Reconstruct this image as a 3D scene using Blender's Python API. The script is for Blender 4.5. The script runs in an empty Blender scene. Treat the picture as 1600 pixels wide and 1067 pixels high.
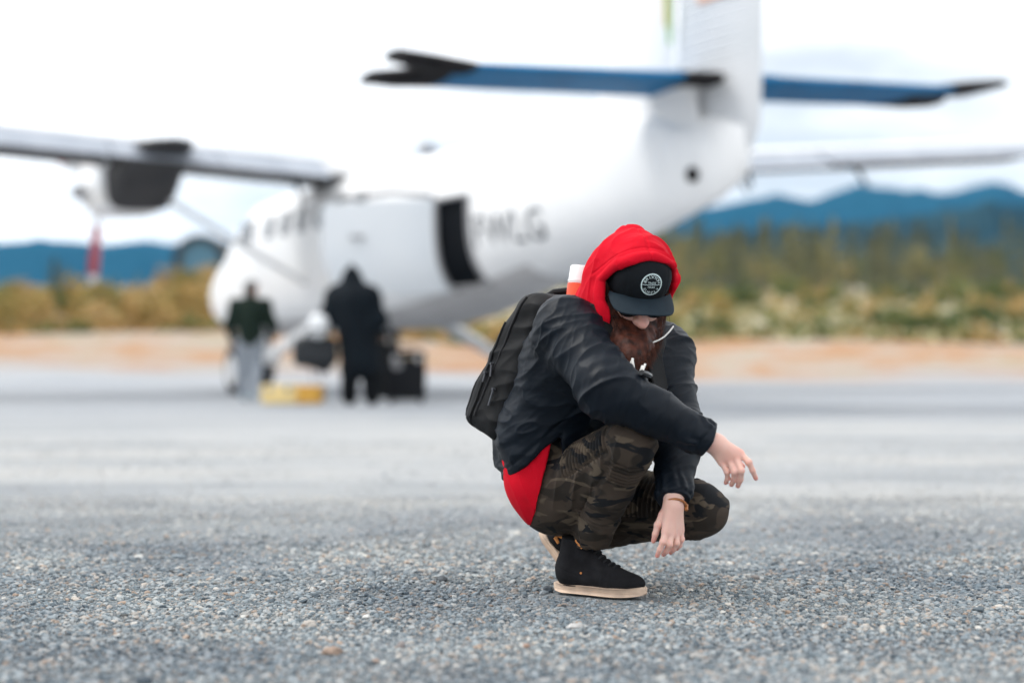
import bpy, bmesh, math, random
import numpy as np
from mathutils import Vector, Matrix

random.seed(7)
RNG = np.random.default_rng(7)
scene = bpy.context.scene
COL = scene.collection
R = math.radians

# ------------------------------------------------------------------ camera, sky, sun, exposure
CAM_H, FPX, TILT = 0.63, 2600.0, math.atan(26.5 / 2600.0)
cam_data = bpy.data.cameras.new("camera")
cam_data.sensor_width = 36.0
cam_data.lens = 36.0 * FPX / 1600.0
cam_data.clip_start, cam_data.clip_end = 0.1, 30000
cam_data.dof.use_dof = True
cam_data.dof.focus_distance = 4.36
cam_data.dof.aperture_fstop = 1.28
cam = bpy.data.objects.new("camera", cam_data)
cam.location = (0, 0, CAM_H)
cam.rotation_euler = (R(90) + TILT, 0, 0)
COL.objects.link(cam)
scene.camera = cam

SUN_EL, SUN_AZ = R(54), R(-82)      # azimuth measured from +Y towards +X
world = bpy.data.worlds.new("World")
scene.world = world
world.use_nodes = True
wn, wl = world.node_tree.nodes, world.node_tree.links
wn.clear()
w_out = wn.new("ShaderNodeOutputWorld")
w_bg = wn.new("ShaderNodeBackground")
w_bg.inputs["Strength"].default_value = 0.12
w_sky = wn.new("ShaderNodeTexSky")
w_sky.sky_type = 'NISHITA'
w_sky.sun_disc = False
w_sky.sun_elevation = SUN_EL
w_sky.sun_rotation = SUN_AZ
w_tc = wn.new("ShaderNodeTexCoord")
w_map = wn.new("ShaderNodeMapping")
w_map.inputs["Scale"].default_value = (1.5, 1.5, 4.5)
w_map.inputs["Location"].default_value = (3.4, 0.2, 0.1)
w_noise = wn.new("ShaderNodeTexNoise")
w_noise.inputs["Scale"].default_value = 1.6
w_noise.inputs["Detail"].default_value = 6
w_noise.inputs["Roughness"].default_value = 0.55
w_ramp = wn.new("ShaderNodeValToRGB")
w_ramp.color_ramp.elements[0].position = 0.36
w_ramp.color_ramp.elements[0].color = (4.2, 4.4, 4.6, 1)
w_ramp.color_ramp.elements[1].position = 0.54
w_ramp.color_ramp.elements[1].color = (9.6, 9.65, 9.7, 1)
w_mix = wn.new("ShaderNodeMix")
w_mix.data_type = 'RGBA'
w_mix.inputs[0].default_value = 0.96          # cloud cover
wl.new(w_tc.outputs["Generated"], w_map.inputs["Vector"])
wl.new(w_map.outputs["Vector"], w_noise.inputs["Vector"])
wl.new(w_noise.outputs["Fac"], w_ramp.inputs["Fac"])
wl.new(w_sky.outputs["Color"], w_mix.inputs[6])
wl.new(w_ramp.outputs["Color"], w_mix.inputs[7])
wl.new(w_mix.outputs[2], w_bg.inputs["Color"])
wl.new(w_bg.outputs["Background"], w_out.inputs["Surface"])

sun_data = bpy.data.lights.new("sun", 'SUN')
sun_data.energy = 1.25
sun_data.angle = R(18)
sun_data.color = (1.0, 0.97, 0.92)
sun = bpy.data.objects.new("sun", sun_data)
sd = Vector((math.sin(SUN_AZ) * math.cos(SUN_EL), math.cos(SUN_AZ) * math.cos(SUN_EL), math.sin(SUN_EL)))
sun.rotation_euler = sd.to_track_quat('Z', 'Y').to_euler()
sun.location = (-20, -10, 40)
COL.objects.link(sun)

scene.view_settings.view_transform = 'Standard'
scene.view_settings.look = 'None'
scene.view_settings.exposure = 0.84
scene.view_settings.gamma = 1.0
scene.view_settings.use_curve_mapping = False
scene.cycles.use_denoising = True
scene.cycles.max_bounces = 6
scene.cycles.volume_bounces = 0
scene.cycles.sample_clamp_indirect = 6.0


def P(px, py, dy=0.0, Y=None):
    """Point of the place seen at photo position (px, py) at depth Y (4.45 m + dy)."""
    Y = 4.45 + dy if Y is None else Y
    a, b = (px - 800.0) / FPX, (533.5 - py) / FPX
    d = np.array([a, math.cos(TILT) - b * math.sin(TILT), math.sin(TILT) + b * math.cos(TILT)])
    d = d * (Y / d[1])
    return np.array([d[0], d[1], d[2] + CAM_H])


# ------------------------------------------------------------------ object helpers
def link(o, parent=None):
    COL.objects.link(o)
    if parent is not None:
        o.parent = parent
    return o


def tag(o, label=None, cat=None, group=None, kind=None):
    if label: o["label"] = label
    if cat: o["category"] = cat
    if group: o["group"] = group
    if kind: o["kind"] = kind
    return o


def empty(name, loc=(0, 0, 0), rz=0.0, **k):
    o = bpy.data.objects.new(name, None)
    o.empty_display_size = 0.2
    o.location = loc
    o.rotation_euler = (0, 0, rz)
    link(o)
    return tag(o, **k)


def mesh_obj(name, V, F, mat=None, parent=None, smooth=True, mats=None, fmat=None):
    me = bpy.data.meshes.new(name)
    V = np.asarray(V, dtype=np.float64)
    if isinstance(F, np.ndarray):
        nf, k = F.shape
        me.vertices.add(len(V)); me.vertices.foreach_set("co", V.astype(np.float32).ravel())
        me.loops.add(nf * k); me.loops.foreach_set("vertex_index", F.astype(np.int32).ravel())
        me.polygons.add(nf)
        me.polygons.foreach_set("loop_start", np.arange(0, nf * k, k, dtype=np.int32))
        me.update(calc_edges=True)
        me.validate()
    else:
        me.from_pydata([tuple(v) for v in V], [], F)
    for m in (mats or ([mat] if mat else [])):
        me.materials.append(m)
    if fmat is not None:
        me.polygons.foreach_set("material_index", np.asarray(fmat, dtype=np.int32))
    if smooth:
        me.polygons.foreach_set("use_smooth", np.ones(len(me.polygons), dtype=bool))
    me.update()
    return link(bpy.data.objects.new(name, me), parent)


class MB:
    """Collects shapes into one mesh."""
    def __init__(s):
        s.V, s.F = [], []

    def add(s, V, F):
        n = len(s.V)
        s.V += [tuple(v) for v in V]
        s.F += [tuple(i + n for i in f) for f in F]
        return s

    def box(s, c, d, M=None, bevel=0.0):
        bm = bmesh.new()
        bmesh.ops.create_cube(bm, size=1.0)
        for v in bm.verts:
            v.co = Vector((v.co.x * d[0], v.co.y * d[1], v.co.z * d[2]))
        if bevel:
            bmesh.ops.bevel(bm, geom=bm.edges[:], offset=bevel, segments=2, affect='EDGES', profile=0.6)
        bm.verts.ensure_lookup_table()
        V = []
        for v in bm.verts:
            q = v.co.copy()
            if M is not None:
                q = M @ q
            V.append((q.x + c[0], q.y + c[1], q.z + c[2]))
        F = [[v.index for v in f.verts] for f in bm.faces]
        bm.free()
        return s.add(V, F)

    def tube(s, pts, r, n=8, caps=True):
        pts = [np.array(p, float) for p in pts]
        rr = r if isinstance(r, (list, tuple)) else [r] * len(pts)
        V, F = [], []
        up = np.array([0.0, 0.0, 1.0])
        prev = None
        for i, p in enumerate(pts):
            t = pts[min(i + 1, len(pts) - 1)] - pts[max(i - 1, 0)]
            t = t / (np.linalg.norm(t) + 1e-9)
            a = np.cross(t, up) if prev is None else prev - t * (prev @ t)
            if np.linalg.norm(a) < 1e-3:
                a = np.cross(t, np.array([1.0, 0, 0]))
            a = a / np.linalg.norm(a)
            prev = a
            b = np.cross(t, a)
            for k in range(n):
                q = 2 * math.pi * k / n
                V.append(p + rr[i] * (math.cos(q) * a + math.sin(q) * b))
        for i in range(len(pts) - 1):
            for k in range(n):
                k2 = (k + 1) % n
                F.append((i * n + k, i * n + k2, (i + 1) * n + k2, (i + 1) * n + k))
        if caps:
            F.append(tuple(range(n))[::-1])
            F.append(tuple((len(pts) - 1) * n + k for k in range(n)))
        return s.add(V, F)

    def loft(s, loops, close0=True, close1=True):
        n = len(loops[0])
        V, F = [], []
        for L in loops:
            V += [tuple(v) for v in L]
        for i in range(len(loops) - 1):
            for k in range(n):
                k2 = (k + 1) % n
                F.append((i * n + k, i * n + k2, (i + 1) * n + k2, (i + 1) * n + k))
        if close0: F.append(tuple(range(n))[::-1])
        if close1: F.append(tuple((len(loops) - 1) * n + k for k in range(n)))
        return s.add(V, F)

    def lathe(s, prof, c=(0, 0, 0), axis='X', n=24):
        """prof: list of (along, radius)."""
        loops = []
        for a, r in prof:
            L = []
            for k in range(n):
                q = 2 * math.pi * k / n
                u, v = r * math.cos(q), r * math.sin(q)
                p = {'X': (a, u, v), 'Y': (u, a, v), 'Z': (u, v, a)}[axis]
                L.append((p[0] + c[0], p[1] + c[1], p[2] + c[2]))
            loops.append(L)
        return s.loft(loops)

    def build(s, name, mat, parent=None, smooth=True):
        o = mesh_obj(name, s.V, s.F, mat, parent, smooth)
        bm = bmesh.new(); bm.from_mesh(o.data)
        bmesh.ops.recalc_face_normals(bm, faces=bm.faces[:])
        bm.to_mesh(o.data); bm.free()
        if smooth and hasattr(o.data, "set_sharp_from_angle"):
            o.data.set_sharp_from_angle(angle=R(40))
        return o


def copy_tree(o, parent=None):
    c = o.copy()
    COL.objects.link(c)
    if parent is not None:
        c.parent = parent
    for ch in [x for x in o.children]:
        copy_tree(ch, c)
    return c


# ------------------------------------------------------------------ materials
def mk(name, c1, c2=None, scale=8.0, rough=0.6, bump=0.0, bscale=60.0, metal=0.0, spec=0.5, sheen=0.0,
       lo=0.35, hi=0.65, coords="Object", detail=4, bdist=0.02, sss=0.0, stretch=None, emit=None):
    m = bpy.data.materials.new(name)
    m.use_nodes = True
    n, l = m.node_tree.nodes, m.node_tree.links
    b = n["Principled BSDF"]
    b.inputs["Roughness"].default_value = rough
    b.inputs["Metallic"].default_value = metal
    b.inputs["Specular IOR Level"].default_value = spec
    if sheen:
        b.inputs["Sheen Weight"].default_value = sheen
        b.inputs["Sheen Roughness"].default_value = 0.5
    if sss:
        b.inputs["Subsurface Weight"].default_value = sss
        b.inputs["Subsurface Radius"].default_value = (0.012, 0.004, 0.002)
        b.inputs["Subsurface Scale"].default_value = 1.0
    tc = n.new("ShaderNodeTexCoord")
    vec = tc.outputs[coords]
    if stretch:
        mp = n.new("ShaderNodeMapping")
        mp.inputs["Scale"].default_value = stretch
        l.new(vec, mp.inputs["Vector"])
        vec = mp.outputs["Vector"]
    b.inputs["Base Color"].default_value = (*c1, 1)
    if c2 is not None:
        t = n.new("ShaderNodeTexNoise")
        t.inputs["Scale"].default_value = scale
        t.inputs["Detail"].default_value = detail
        l.new(vec, t.inputs["Vector"])
        r = n.new("ShaderNodeValToRGB")
        r.color_ramp.elements[0].position = lo
        r.color_ramp.elements[0].color = (*c1, 1)
        r.color_ramp.elements[1].position = hi
        r.color_ramp.elements[1].color = (*c2, 1)
        l.new(t.outputs["Fac"], r.inputs["Fac"])
        l.new(r.outputs["Color"], b.inputs["Base Color"])
    if bump:
        t2 = n.new("ShaderNodeTexNoise")
        t2.inputs["Scale"].default_value = bscale
        t2.inputs["Detail"].default_value = 3
        l.new(vec, t2.inputs["Vector"])
        bn = n.new("ShaderNodeBump")
        bn.inputs["Strength"].default_value = bump
        bn.inputs["Distance"].default_value = bdist
        l.new(t2.outputs["Fac"], bn.inputs["Height"])
        l.new(bn.outputs["Normal"], b.inputs["Normal"])
    return m


# ------------------------------------------------------------------ noise and implicit surfaces (for cloth and bodies)
_perm = np.random.default_rng(3).permutation(256)
_perm = np.concatenate([_perm, _perm, _perm])
_g = np.random.default_rng(4).normal(size=(256, 3))
_g /= np.linalg.norm(_g, axis=1)[:, None]


def perlin(q):
    q = np.asarray(q, dtype=np.float64)
    i0 = np.floor(q).astype(np.int64)
    f = q - i0
    u = f * f * f * (f * (f * 6 - 15) + 10)
    i0 &= 255
    out = 0
    for dx in (0, 1):
        wx = u[:, 0] if dx else 1 - u[:, 0]
        for dy in (0, 1):
            wy = u[:, 1] if dy else 1 - u[:, 1]
            for dz in (0, 1):
                wz = u[:, 2] if dz else 1 - u[:, 2]
                h = _perm[_perm[_perm[(i0[:, 0] + dx) & 255] + ((i0[:, 1] + dy) & 255)] + ((i0[:, 2] + dz) & 255)]
                g = _g[h & 255]
                out = out + wx * wy * wz * (g[:, 0] * (f[:, 0] - dx) + g[:, 1] * (f[:, 1] - dy) + g[:, 2] * (f[:, 2] - dz))
    return out


def cap(p, a, b, ra, rb=None):
    rb = ra if rb is None else rb
    a, b = np.asarray(a, float), np.asarray(b, float)
    pa, ba = p - a, b - a
    t = np.clip((pa @ ba) / (ba @ ba + 1e-12), 0, 1)
    return np.linalg.norm(pa - t[:, None] * ba, axis=1) - (ra + (rb - ra) * t)


def ell(p, c, r, M=None):
    q = p - np.asarray(c, float)
    if M is not None:
        q = q @ M
    r = np.asarray(r, float)
    k0 = np.linalg.norm(q / r, axis=1)
    k1 = np.linalg.norm(q / (r * r), axis=1) + 1e-9
    return np.where(k0 < 1e-6, -r.min(), k0 * (k0 - 1) / k1)


def rbox(p, c, half, rad, M=None):
    q = p - np.asarray(c, float)
    if M is not None:
        q = q @ M
    d = np.abs(q) - (np.asarray(half, float) - rad)
    return np.linalg.norm(np.maximum(d, 0), axis=1) + np.minimum(d.max(axis=1), 0) - rad


def smin(a, b, k):
    h = np.clip(0.5 + 0.5 * (b - a) / k, 0, 1)
    return b + (a - b) * h - k * h * (1 - h)


def smax(a, b, k):
    return -smin(-a, -b, k)


def sm(k, *fs):
    o = fs[0]
    for f in fs[1:]:
        o = smin(o, f, k)
    return o


def sstep(a, b, x):
    t = np.clip((x - a) / (b - a), 0, 1)
    return t * t * (3 - 2 * t)


def surface_net(f, lo, hi, h, cs=4):
    lo, hi = np.asarray(lo, float), np.asarray(hi, float)
    nb = np.ceil((hi - lo) / (h * cs)).astype(int)
    cx = [lo[i] + (np.arange(nb[i]) + 0.5) * h * cs for i in range(3)]
    G = np.stack(np.meshgrid(*cx, indexing='ij'), -1).reshape(-1, 3)
    fc = f(G).reshape(nb)
    act = np.abs(fc) < (h * cs * 0.87 * 1.35 + 2 * h)
    n = nb * cs
    Fg = np.repeat(np.repeat(np.repeat(np.where(fc < 0, -1.0, 1.0), cs, 0), cs, 1), cs, 2).astype(np.float32)
    Am = np.repeat(np.repeat(np.repeat(act, cs, 0), cs, 1), cs, 2)
    idx = np.argwhere(Am)
    vals = np.empty(len(idx), np.float32)
    for s in range(0, len(idx), 400000):
        e = s + 400000
        vals[s:e] = f(lo + (idx[s:e] + 0.5) * h)
    Fg[Am] = vals
    S = Fg < 0
    c = [S[i:n[0] - 1 + i, j:n[1] - 1 + j, k:n[2] - 1 + k] for i in (0, 1) for j in (0, 1) for k in (0, 1)]
    anyv = c[0].copy(); allv = c[0].copy()
    for q in c[1:]:
        anyv |= q; allv &= q
    cells = np.argwhere(anyv & ~allv)
    ids = -np.ones(np.array(S.shape) - 1, np.int32)
    ids[cells[:, 0], cells[:, 1], cells[:, 2]] = np.arange(len(cells))
    corner = [(i, j, k) for i in (0, 1) for j in (0, 1) for k in (0, 1)]
    cv = [Fg[cells[:, 0] + i, cells[:, 1] + j, cells[:, 2] + k] for i, j, k in corner]
    acc = np.zeros((len(cells), 3)); cnt = np.zeros(len(cells))
    for a in range(8):
        for b in range(a + 1, 8):
            d = np.array(corner[b]) - np.array(corner[a])
            if np.abs(d).sum() != 1: continue
            m = (cv[a] < 0) != (cv[b] < 0)
            t = cv[a][m] / (cv[a][m] - cv[b][m])
            acc[m] += np.array(corner[a]) + t[:, None] * d
            cnt[m] += 1
    V = lo + (cells + acc / cnt[:, None] + 0.5) * h
    quads = []
    for ax in range(3):
        s0 = [slice(None)] * 3; s1 = [slice(None)] * 3
        s0[ax] = slice(0, -1); s1[ax] = slice(1, None)
        A, B = S[tuple(s0)], S[tuple(s1)]
        for inv in (False, True):
            E = np.argwhere((A & ~B) if not inv else (~A & B))
            o1, o2 = (ax + 1) % 3, (ax + 2) % 3
            E = E[(E[:, o1] > 0) & (E[:, o2] > 0) & (E[:, o1] < S.shape[o1] - 1) & (E[:, o2] < S.shape[o2] - 1)]
            def cell(a, b):
                q = E.copy(); q[:, o1] += a; q[:, o2] += b
                return ids[q[:, 0], q[:, 1], q[:, 2]]
            Q = np.stack([cell(-1, -1), cell(0, -1), cell(0, 0), cell(-1, 0)], 1)
            quads.append(Q[:, ::-1] if inv else Q)
    Q = np.concatenate(quads)
    Q = Q[(Q >= 0).all(1)]
    return V, Q


def subdivide(V, Q):
    n = len(V)
    E = np.concatenate([Q[:, [0, 1]], Q[:, [1, 2]], Q[:, [2, 3]], Q[:, [3, 0]]])
    Es = np.sort(E, 1)
    key = Es[:, 0].astype(np.int64) * n + Es[:, 1]
    u, inv = np.unique(key, return_inverse=True)
    mids = 0.5 * (V[u // n] + V[u % n])
    cent = V[Q].mean(1)
    m = len(Q)
    e = [n + inv[i * m:(i + 1) * m] for i in range(4)]
    c = n + len(u) + np.arange(m)
    F = np.concatenate([np.stack([Q[:, 0], e[0], c, e[3]], 1), np.stack([e[0], Q[:, 1], e[1], c], 1),
                        np.stack([c, e[1], Q[:, 2], e[2]], 1), np.stack([e[3], c, e[2], Q[:, 3]], 1)])
    return np.concatenate([V, mids, cent]), F


def grad(V, f, d=None, e=0.0008):
    d = f(V) if d is None else d
    return d, np.stack([f(V + np.eye(3)[i] * e) - d for i in range(3)], 1) / e


def project(V, f, it=1, lim=0.006):
    for _ in range(it):
        d, g = grad(V, f)
        st = d / np.maximum((g * g).sum(1), 0.25)
        V = V - np.clip(st, -lim, lim)[:, None] * g
    return V


def displace(V, f, g):
    """settle on f once, then push out along its normals by the finer relief that g carries"""
    d, n = grad(V, f)
    n = n / np.maximum(np.linalg.norm(n, axis=1), 0.3)[:, None]
    w = g(V) if g is not f else d
    return V - np.clip(np.nan_to_num(w), -0.022, 0.022)[:, None] * n


def relax(V, Q, it=1, w=0.5):
    for _ in range(it):
        acc = np.zeros_like(V); cnt = np.zeros(len(V))
        for a, b in ((0, 1), (1, 2), (2, 3), (3, 0)):
            np.add.at(acc, Q[:, a], V[Q[:, b]]); np.add.at(cnt, Q[:, a], 1)
            np.add.at(acc, Q[:, b], V[Q[:, a]]); np.add.at(cnt, Q[:, b], 1)
        V = V + w * (acc / np.maximum(cnt, 1)[:, None] - V)
    return V


def sdf_obj(name, f, lo, hi, h, mat, parent=None, fine=None, sub=0, smooth_it=1, proj=1):
    V, Q = surface_net(f, lo, hi, h)
    V = relax(V, Q, smooth_it)
    if proj: V = project(V, f, proj)
    g = fine or f
    for i in range(sub):
        V, Q = subdivide(V, Q)
        if i == sub - 1:
            V = displace(V, f, g)
    return mesh_obj(name, V, Q, mat, parent)
# ------------------------------------------------------------------ ground, terrain, hills, haze
def terrain_z(x, y):
    x = np.asarray(x, float); y = np.asarray(y, float)
    edge = 46 + 3.0 * np.sin(x * 0.07) + 1.5 * np.sin(x * 0.23 + 1)
    yy = y - (edge - 46)
    z = np.interp(yy, [44, 50, 62, 80, 120, 160, 300, 1000, 8000], [0, 0.35, 1.4, 2.3, 4.9, 7.0, 13.5, 24, 40])
    n = 0.5 * np.sin(x * 0.11 + y * 0.05) * np.sin(y * 0.083 + 2) + 0.25 * np.sin(x * 0.31 + 1.3) * np.sin(y * 0.27)
    return z + n * np.clip((yy - 46) / 30, 0, 1) * 0.8


def build_ground():
    ys = np.concatenate([np.linspace(-30, 2.5, 10)[:-1], np.linspace(2.5, 9, 40), np.geomspace(9.3, 40, 30),
                         np.linspace(41, 130, 90), np.geomspace(133, 5000, 40)])
    t = np.linspace(-1, 1, 161)
    xs = np.sinh(t * 8.0) / np.sinh(8.0) * 4000
    X, Y = np.meshgrid(xs, ys, indexing='ij')
    Z = terrain_z(X, Y)
    fine = np.exp(-((Y - 5) / 4) ** 2) * (np.abs(X) < 6)
    q = np.stack([X.ravel() * 1.7, Y.ravel() * 1.7, 0 * X.ravel()], 1)
    Z += fine * perlin(q).reshape(X.shape) * 0.006
    V = np.stack([X.ravel(), Y.ravel(), Z.ravel()], 1)
    nx, ny = X.shape
    I = np.arange(nx * ny).reshape(nx, ny)
    F = np.stack([I[:-1, :-1], I[1:, :-1], I[1:, 1:], I[:-1, 1:]], -1).reshape(-1, 4)
    m = bpy.data.materials.new("gravel_and_heath")
    m.use_nodes = True
    n, l = m.node_tree.nodes, m.node_tree.links
    b = n["Principled BSDF"]
    b.inputs["Roughness"].default_value = 0.9
    b.inputs["Specular IOR Level"].default_value = 0.25
    geo = n.new("ShaderNodeNewGeometry")
    sep = n.new("ShaderNodeSeparateXYZ")
    l.new(geo.outputs["Position"], sep.inputs[0])

    def noise(scale, detail=4, rough=0.5):
        t = n.new("ShaderNodeTexNoise")
        t.inputs["Scale"].default_value = scale
        t.inputs["Detail"].default_value = detail
        t.inputs["Roughness"].default_value = rough
        l.new(geo.outputs["Position"], t.inputs["Vector"])
        return t.outputs["Fac"]

    def math_(op, a, bb, c=None):
        q = n.new("ShaderNodeMath"); q.operation = op
        for i, v in enumerate((a, bb, c)):
            if v is None: continue
            if isinstance(v, (int, float)): q.inputs[i].default_value = v
            else: l.new(v, q.inputs[i])
        return q.outputs[0]

    def ramp(fac, els, interp='LINEAR'):
        r = n.new("ShaderNodeValToRGB")
        cr = r.color_ramp
        cr.interpolation = interp
        while len(cr.elements) < len(els): cr.elements.new(0.5)
        for e, (p, c) in zip(cr.elements, els):
            e.position = p; e.color = (*c, 1)
        l.new(fac, r.inputs["Fac"])
        return r.outputs["Color"]

    def mix(f, a, bb, mode='MIX'):
        q = n.new("ShaderNodeMix"); q.data_type = 'RGBA'; q.blend_type = mode
        for s, v in ((0, f), (6, a), (7, bb)):
            if isinstance(v, (int, float)): q.inputs[s].default_value = v
            elif isinstance(v, tuple): q.inputs[s].default_value = (*v, 1)
            else: l.new(v, q.inputs[s])
        return q.outputs[2]

    def vmap(v, a, bb):
        q = n.new("ShaderNodeMapRange"); q.interpolation_type = 'SMOOTHSTEP'
        l.new(v, q.inputs[0])
        q.inputs[1].default_value, q.inputs[2].default_value = a, bb
        return q.outputs[0]

    # gravel: loose grey stones near, a dusty pale wheel track, packed bluish strip further on
    yw = math_('ADD', sep.outputs[1], math_('MULTIPLY', math_('SUBTRACT', noise(0.7, 5), 0.5), 4.0))
    vor = n.new("ShaderNodeTexVoronoi"); vor.inputs["Scale"].default_value = 95
    l.new(geo.outputs["Position"], vor.inputs["Vector"])
    stone = ramp(vor.outputs["Color"], [(0.0, (0.14, 0.165, 0.185)), (0.45, (0.24, 0.27, 0.29)), (0.75, (0.32, 0.34, 0.355)), (1.0, (0.40, 0.36, 0.32))])
    fine_n = noise(260, 3, 0.7)
    stone = mix(math_('MULTIPLY', fine_n, 0.55), stone, (0.10, 0.125, 0.15))
    dusty = mix(noise(5, 9, 0.78), (0.36, 0.38, 0.395), (0.53, 0.53, 0.525))
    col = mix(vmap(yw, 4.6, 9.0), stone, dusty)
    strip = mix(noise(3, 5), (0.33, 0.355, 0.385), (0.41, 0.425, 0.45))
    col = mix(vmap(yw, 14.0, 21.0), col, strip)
    mp = n.new("ShaderNodeMapping"); mp.inputs["Scale"].default_value = (0.22, 1.0, 1.0); mp.inputs["Rotation"].default_value = (0, 0, R(7))
    l.new(geo.outputs["Position"], mp.inputs["Vector"])
    tk = n.new("ShaderNodeTexNoise"); tk.inputs["Scale"].default_value = 0.9; tk.inputs["Detail"].default_value = 6; tk.inputs["Roughness"].default_value = 0.62
    l.new(mp.outputs["Vector"], tk.inputs["Vector"])
    col = mix(1.0, col, ramp(tk.outputs["Fac"], [(0.36, (0.74, 0.76, 0.79)), (0.50, (1.0, 1.0, 1.0)), (0.64, (1.07, 1.04, 1.0))]), 'MULTIPLY')   # tyre tracks and damp patches
    big = noise(1.1, 5, 0.6)
    col = mix(math_('MULTIPLY', vmap(big, 0.5, 0.7), 0.35), col, (0.30, 0.32, 0.34))
    # heath: orange bare soil at the bank, then grass and low autumn growth
    yh = math_('ADD', sep.outputs[1], math_('MULTIPLY', math_('SUBTRACT', noise(0.12, 4), 0.5), 14))
    soil = ramp(noise(0.35, 7, 0.7), [(0.34, (0.36, 0.17, 0.07)), (0.45, (0.40, 0.23, 0.12)), (0.54, (0.40, 0.33, 0.28)), (0.64, (0.33, 0.29, 0.18))])
    grass = ramp(noise(0.22, 6, 0.65), [(0.28, (0.16, 0.17, 0.07)), (0.40, (0.30, 0.28, 0.12)), (0.50, (0.42, 0.37, 0.25)), (0.62, (0.50, 0.45, 0.37))])
    heath = mix(vmap(yh, 64, 74), soil, grass)
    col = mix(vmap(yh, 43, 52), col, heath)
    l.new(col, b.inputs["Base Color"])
    bn = n.new("ShaderNodeBump")
    bn.inputs["Strength"].default_value = 0.9
    bn.inputs["Distance"].default_value = 0.012
    hgt = math_('ADD', math_('MULTIPLY', vor.outputs["Distance"], -0.8), math_('MULTIPLY', noise(140, 4, 0.7), 1.0))
    l.new(hgt, bn.inputs["Height"])
    l.new(bn.outputs["Normal"], b.inputs["Normal"])
    g = mesh_obj("ground", V, F, m)
    tag(g, "grey gravel airstrip running out to an orange bank and rough heath", None, None, "structure")


build_ground()


def build_hills(name, label, sil, r0, r1, ridge, mat, az_pad=0.12, seed=0):
    """Long forested ridge; sil gives its crest as (photo x, photo y) seen from the airstrip, ridge its distance."""
    az = np.array([(x - 800) / FPX for x, y in sil]); el = np.array([(560 - y) / FPX for x, y in sil])
    A = np.linspace(az[0] - az_pad, az[-1] + az_pad, 320)
    E = np.interp(A, az, el)
    T = np.linspace(0, 1, 26)
    Rr = np.where(T < 0.6, r0 + (ridge - r0) * T / 0.6, ridge + (r1 - ridge) * (T - 0.6) / 0.4)
    prof = np.where(T < 0.6, np.sin(T / 0.6 * math.pi / 2) ** 1.3, np.cos((T - 0.6) / 0.4 * math.pi / 2))
    AA, RR = np.meshgrid(A, Rr, indexing='ij')
    Hc = (E * ridge + CAM_H)[:, None]
    q = np.stack([AA.ravel() * 34, RR.ravel() / 420, 0 * AA.ravel() + seed], 1)
    nz = perlin(q).reshape(AA.shape) + 0.5 * perlin(q * 2.3 + 7).reshape(AA.shape)
    edge = np.minimum(np.arange(320), np.arange(320)[::-1])[:, None]
    fall = np.clip(edge / 40, 0, 1)
    Z = Hc * prof[None, :] * fall + nz * 22 * np.sin(T * math.pi)[None, :] * (np.abs(T - 0.6) > 0.08)[None, :] * fall
    Z = Z + (T == 0)[None, :] * -4 + 4
    V = np.stack([(AA * RR).ravel(), RR.ravel(), Z.ravel()], 1)
    I = np.arange(AA.size).reshape(AA.shape)
    F = np.stack([I[:-1, :-1], I[1:, :-1], I[1:, 1:], I[:-1, 1:]], -1).reshape(-1, 4)
    o = mesh_obj(name, V, F, mat)
    tag(o, label, None, None, "structure")


M_hill = mk("spruce_forest_hazed", (0.003, 0.045, 0.078), (0.006, 0.058, 0.095), scale=0.01, rough=1.0, spec=0.0, coords="Object")  # blue of the distance haze is put into the forest colour
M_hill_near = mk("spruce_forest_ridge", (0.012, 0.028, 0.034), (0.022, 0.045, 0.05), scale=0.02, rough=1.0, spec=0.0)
build_hills("hills", "blue forested mountain ridge along the right horizon",
            [(1000, 352), (1100, 338), (1185, 321), (1230, 326), (1272, 325), (1300, 314), (1335, 303), (1400, 307), (1450, 317), (1480, 316),
             (1520, 304), (1555, 297), (1580, 303), (1610, 316), (1700, 330), (1950, 312), (2400, 338)], 1700, 4600, 3200, M_hill, seed=1)
build_hills("hills", "long low blue ridge behind the heath on the left",
            [(-1300, 396), (-900, 378), (-500, 390), (-200, 380), (0, 386), (60, 382), (110, 384), (160, 389), (230, 382), (262, 388), (300, 394), (420, 388), (700, 396), (900, 400)], 1900, 4400, 3000, M_hill, seed=4)
build_hills("hills", "darker slate blue foothill in front of the right ridge",
            [(1000, 392), (1120, 376), (1230, 368), (1330, 360), (1420, 352), (1500, 338), (1560, 332), (1620, 335), (1700, 345), (2300, 350)], 900, 1900, 1400, M_hill_near, seed=9)


def build_haze():
    mb = MB()
    mb.box((0, 2500, 189), (8400, 5400, 382))
    m = bpy.data.materials.new("air_haze")
    m.use_nodes = True
    n, l = m.node_tree.nodes, m.node_tree.links
    for x in list(n):
        if x.type != 'OUTPUT_MATERIAL': n.remove(x)
    v = n.new("ShaderNodeVolumePrincipled")
    v.inputs["Color"].default_value = (0.22, 0.58, 1.0, 1)
    v.inputs["Density"].default_value = 0.75e-4
    v.inputs["Anisotropy"].default_value = 0.0
    l.new(v.outputs[0], [x for x in n if x.type == 'OUTPUT_MATERIAL'][0].inputs["Volume"])
    o = mb.build("haze", m, smooth=False)
    tag(o, "thin blue distance haze over the airstrip and hills", None, None, "stuff")


HAZE = True
if HAZE:
    build_haze()
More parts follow.
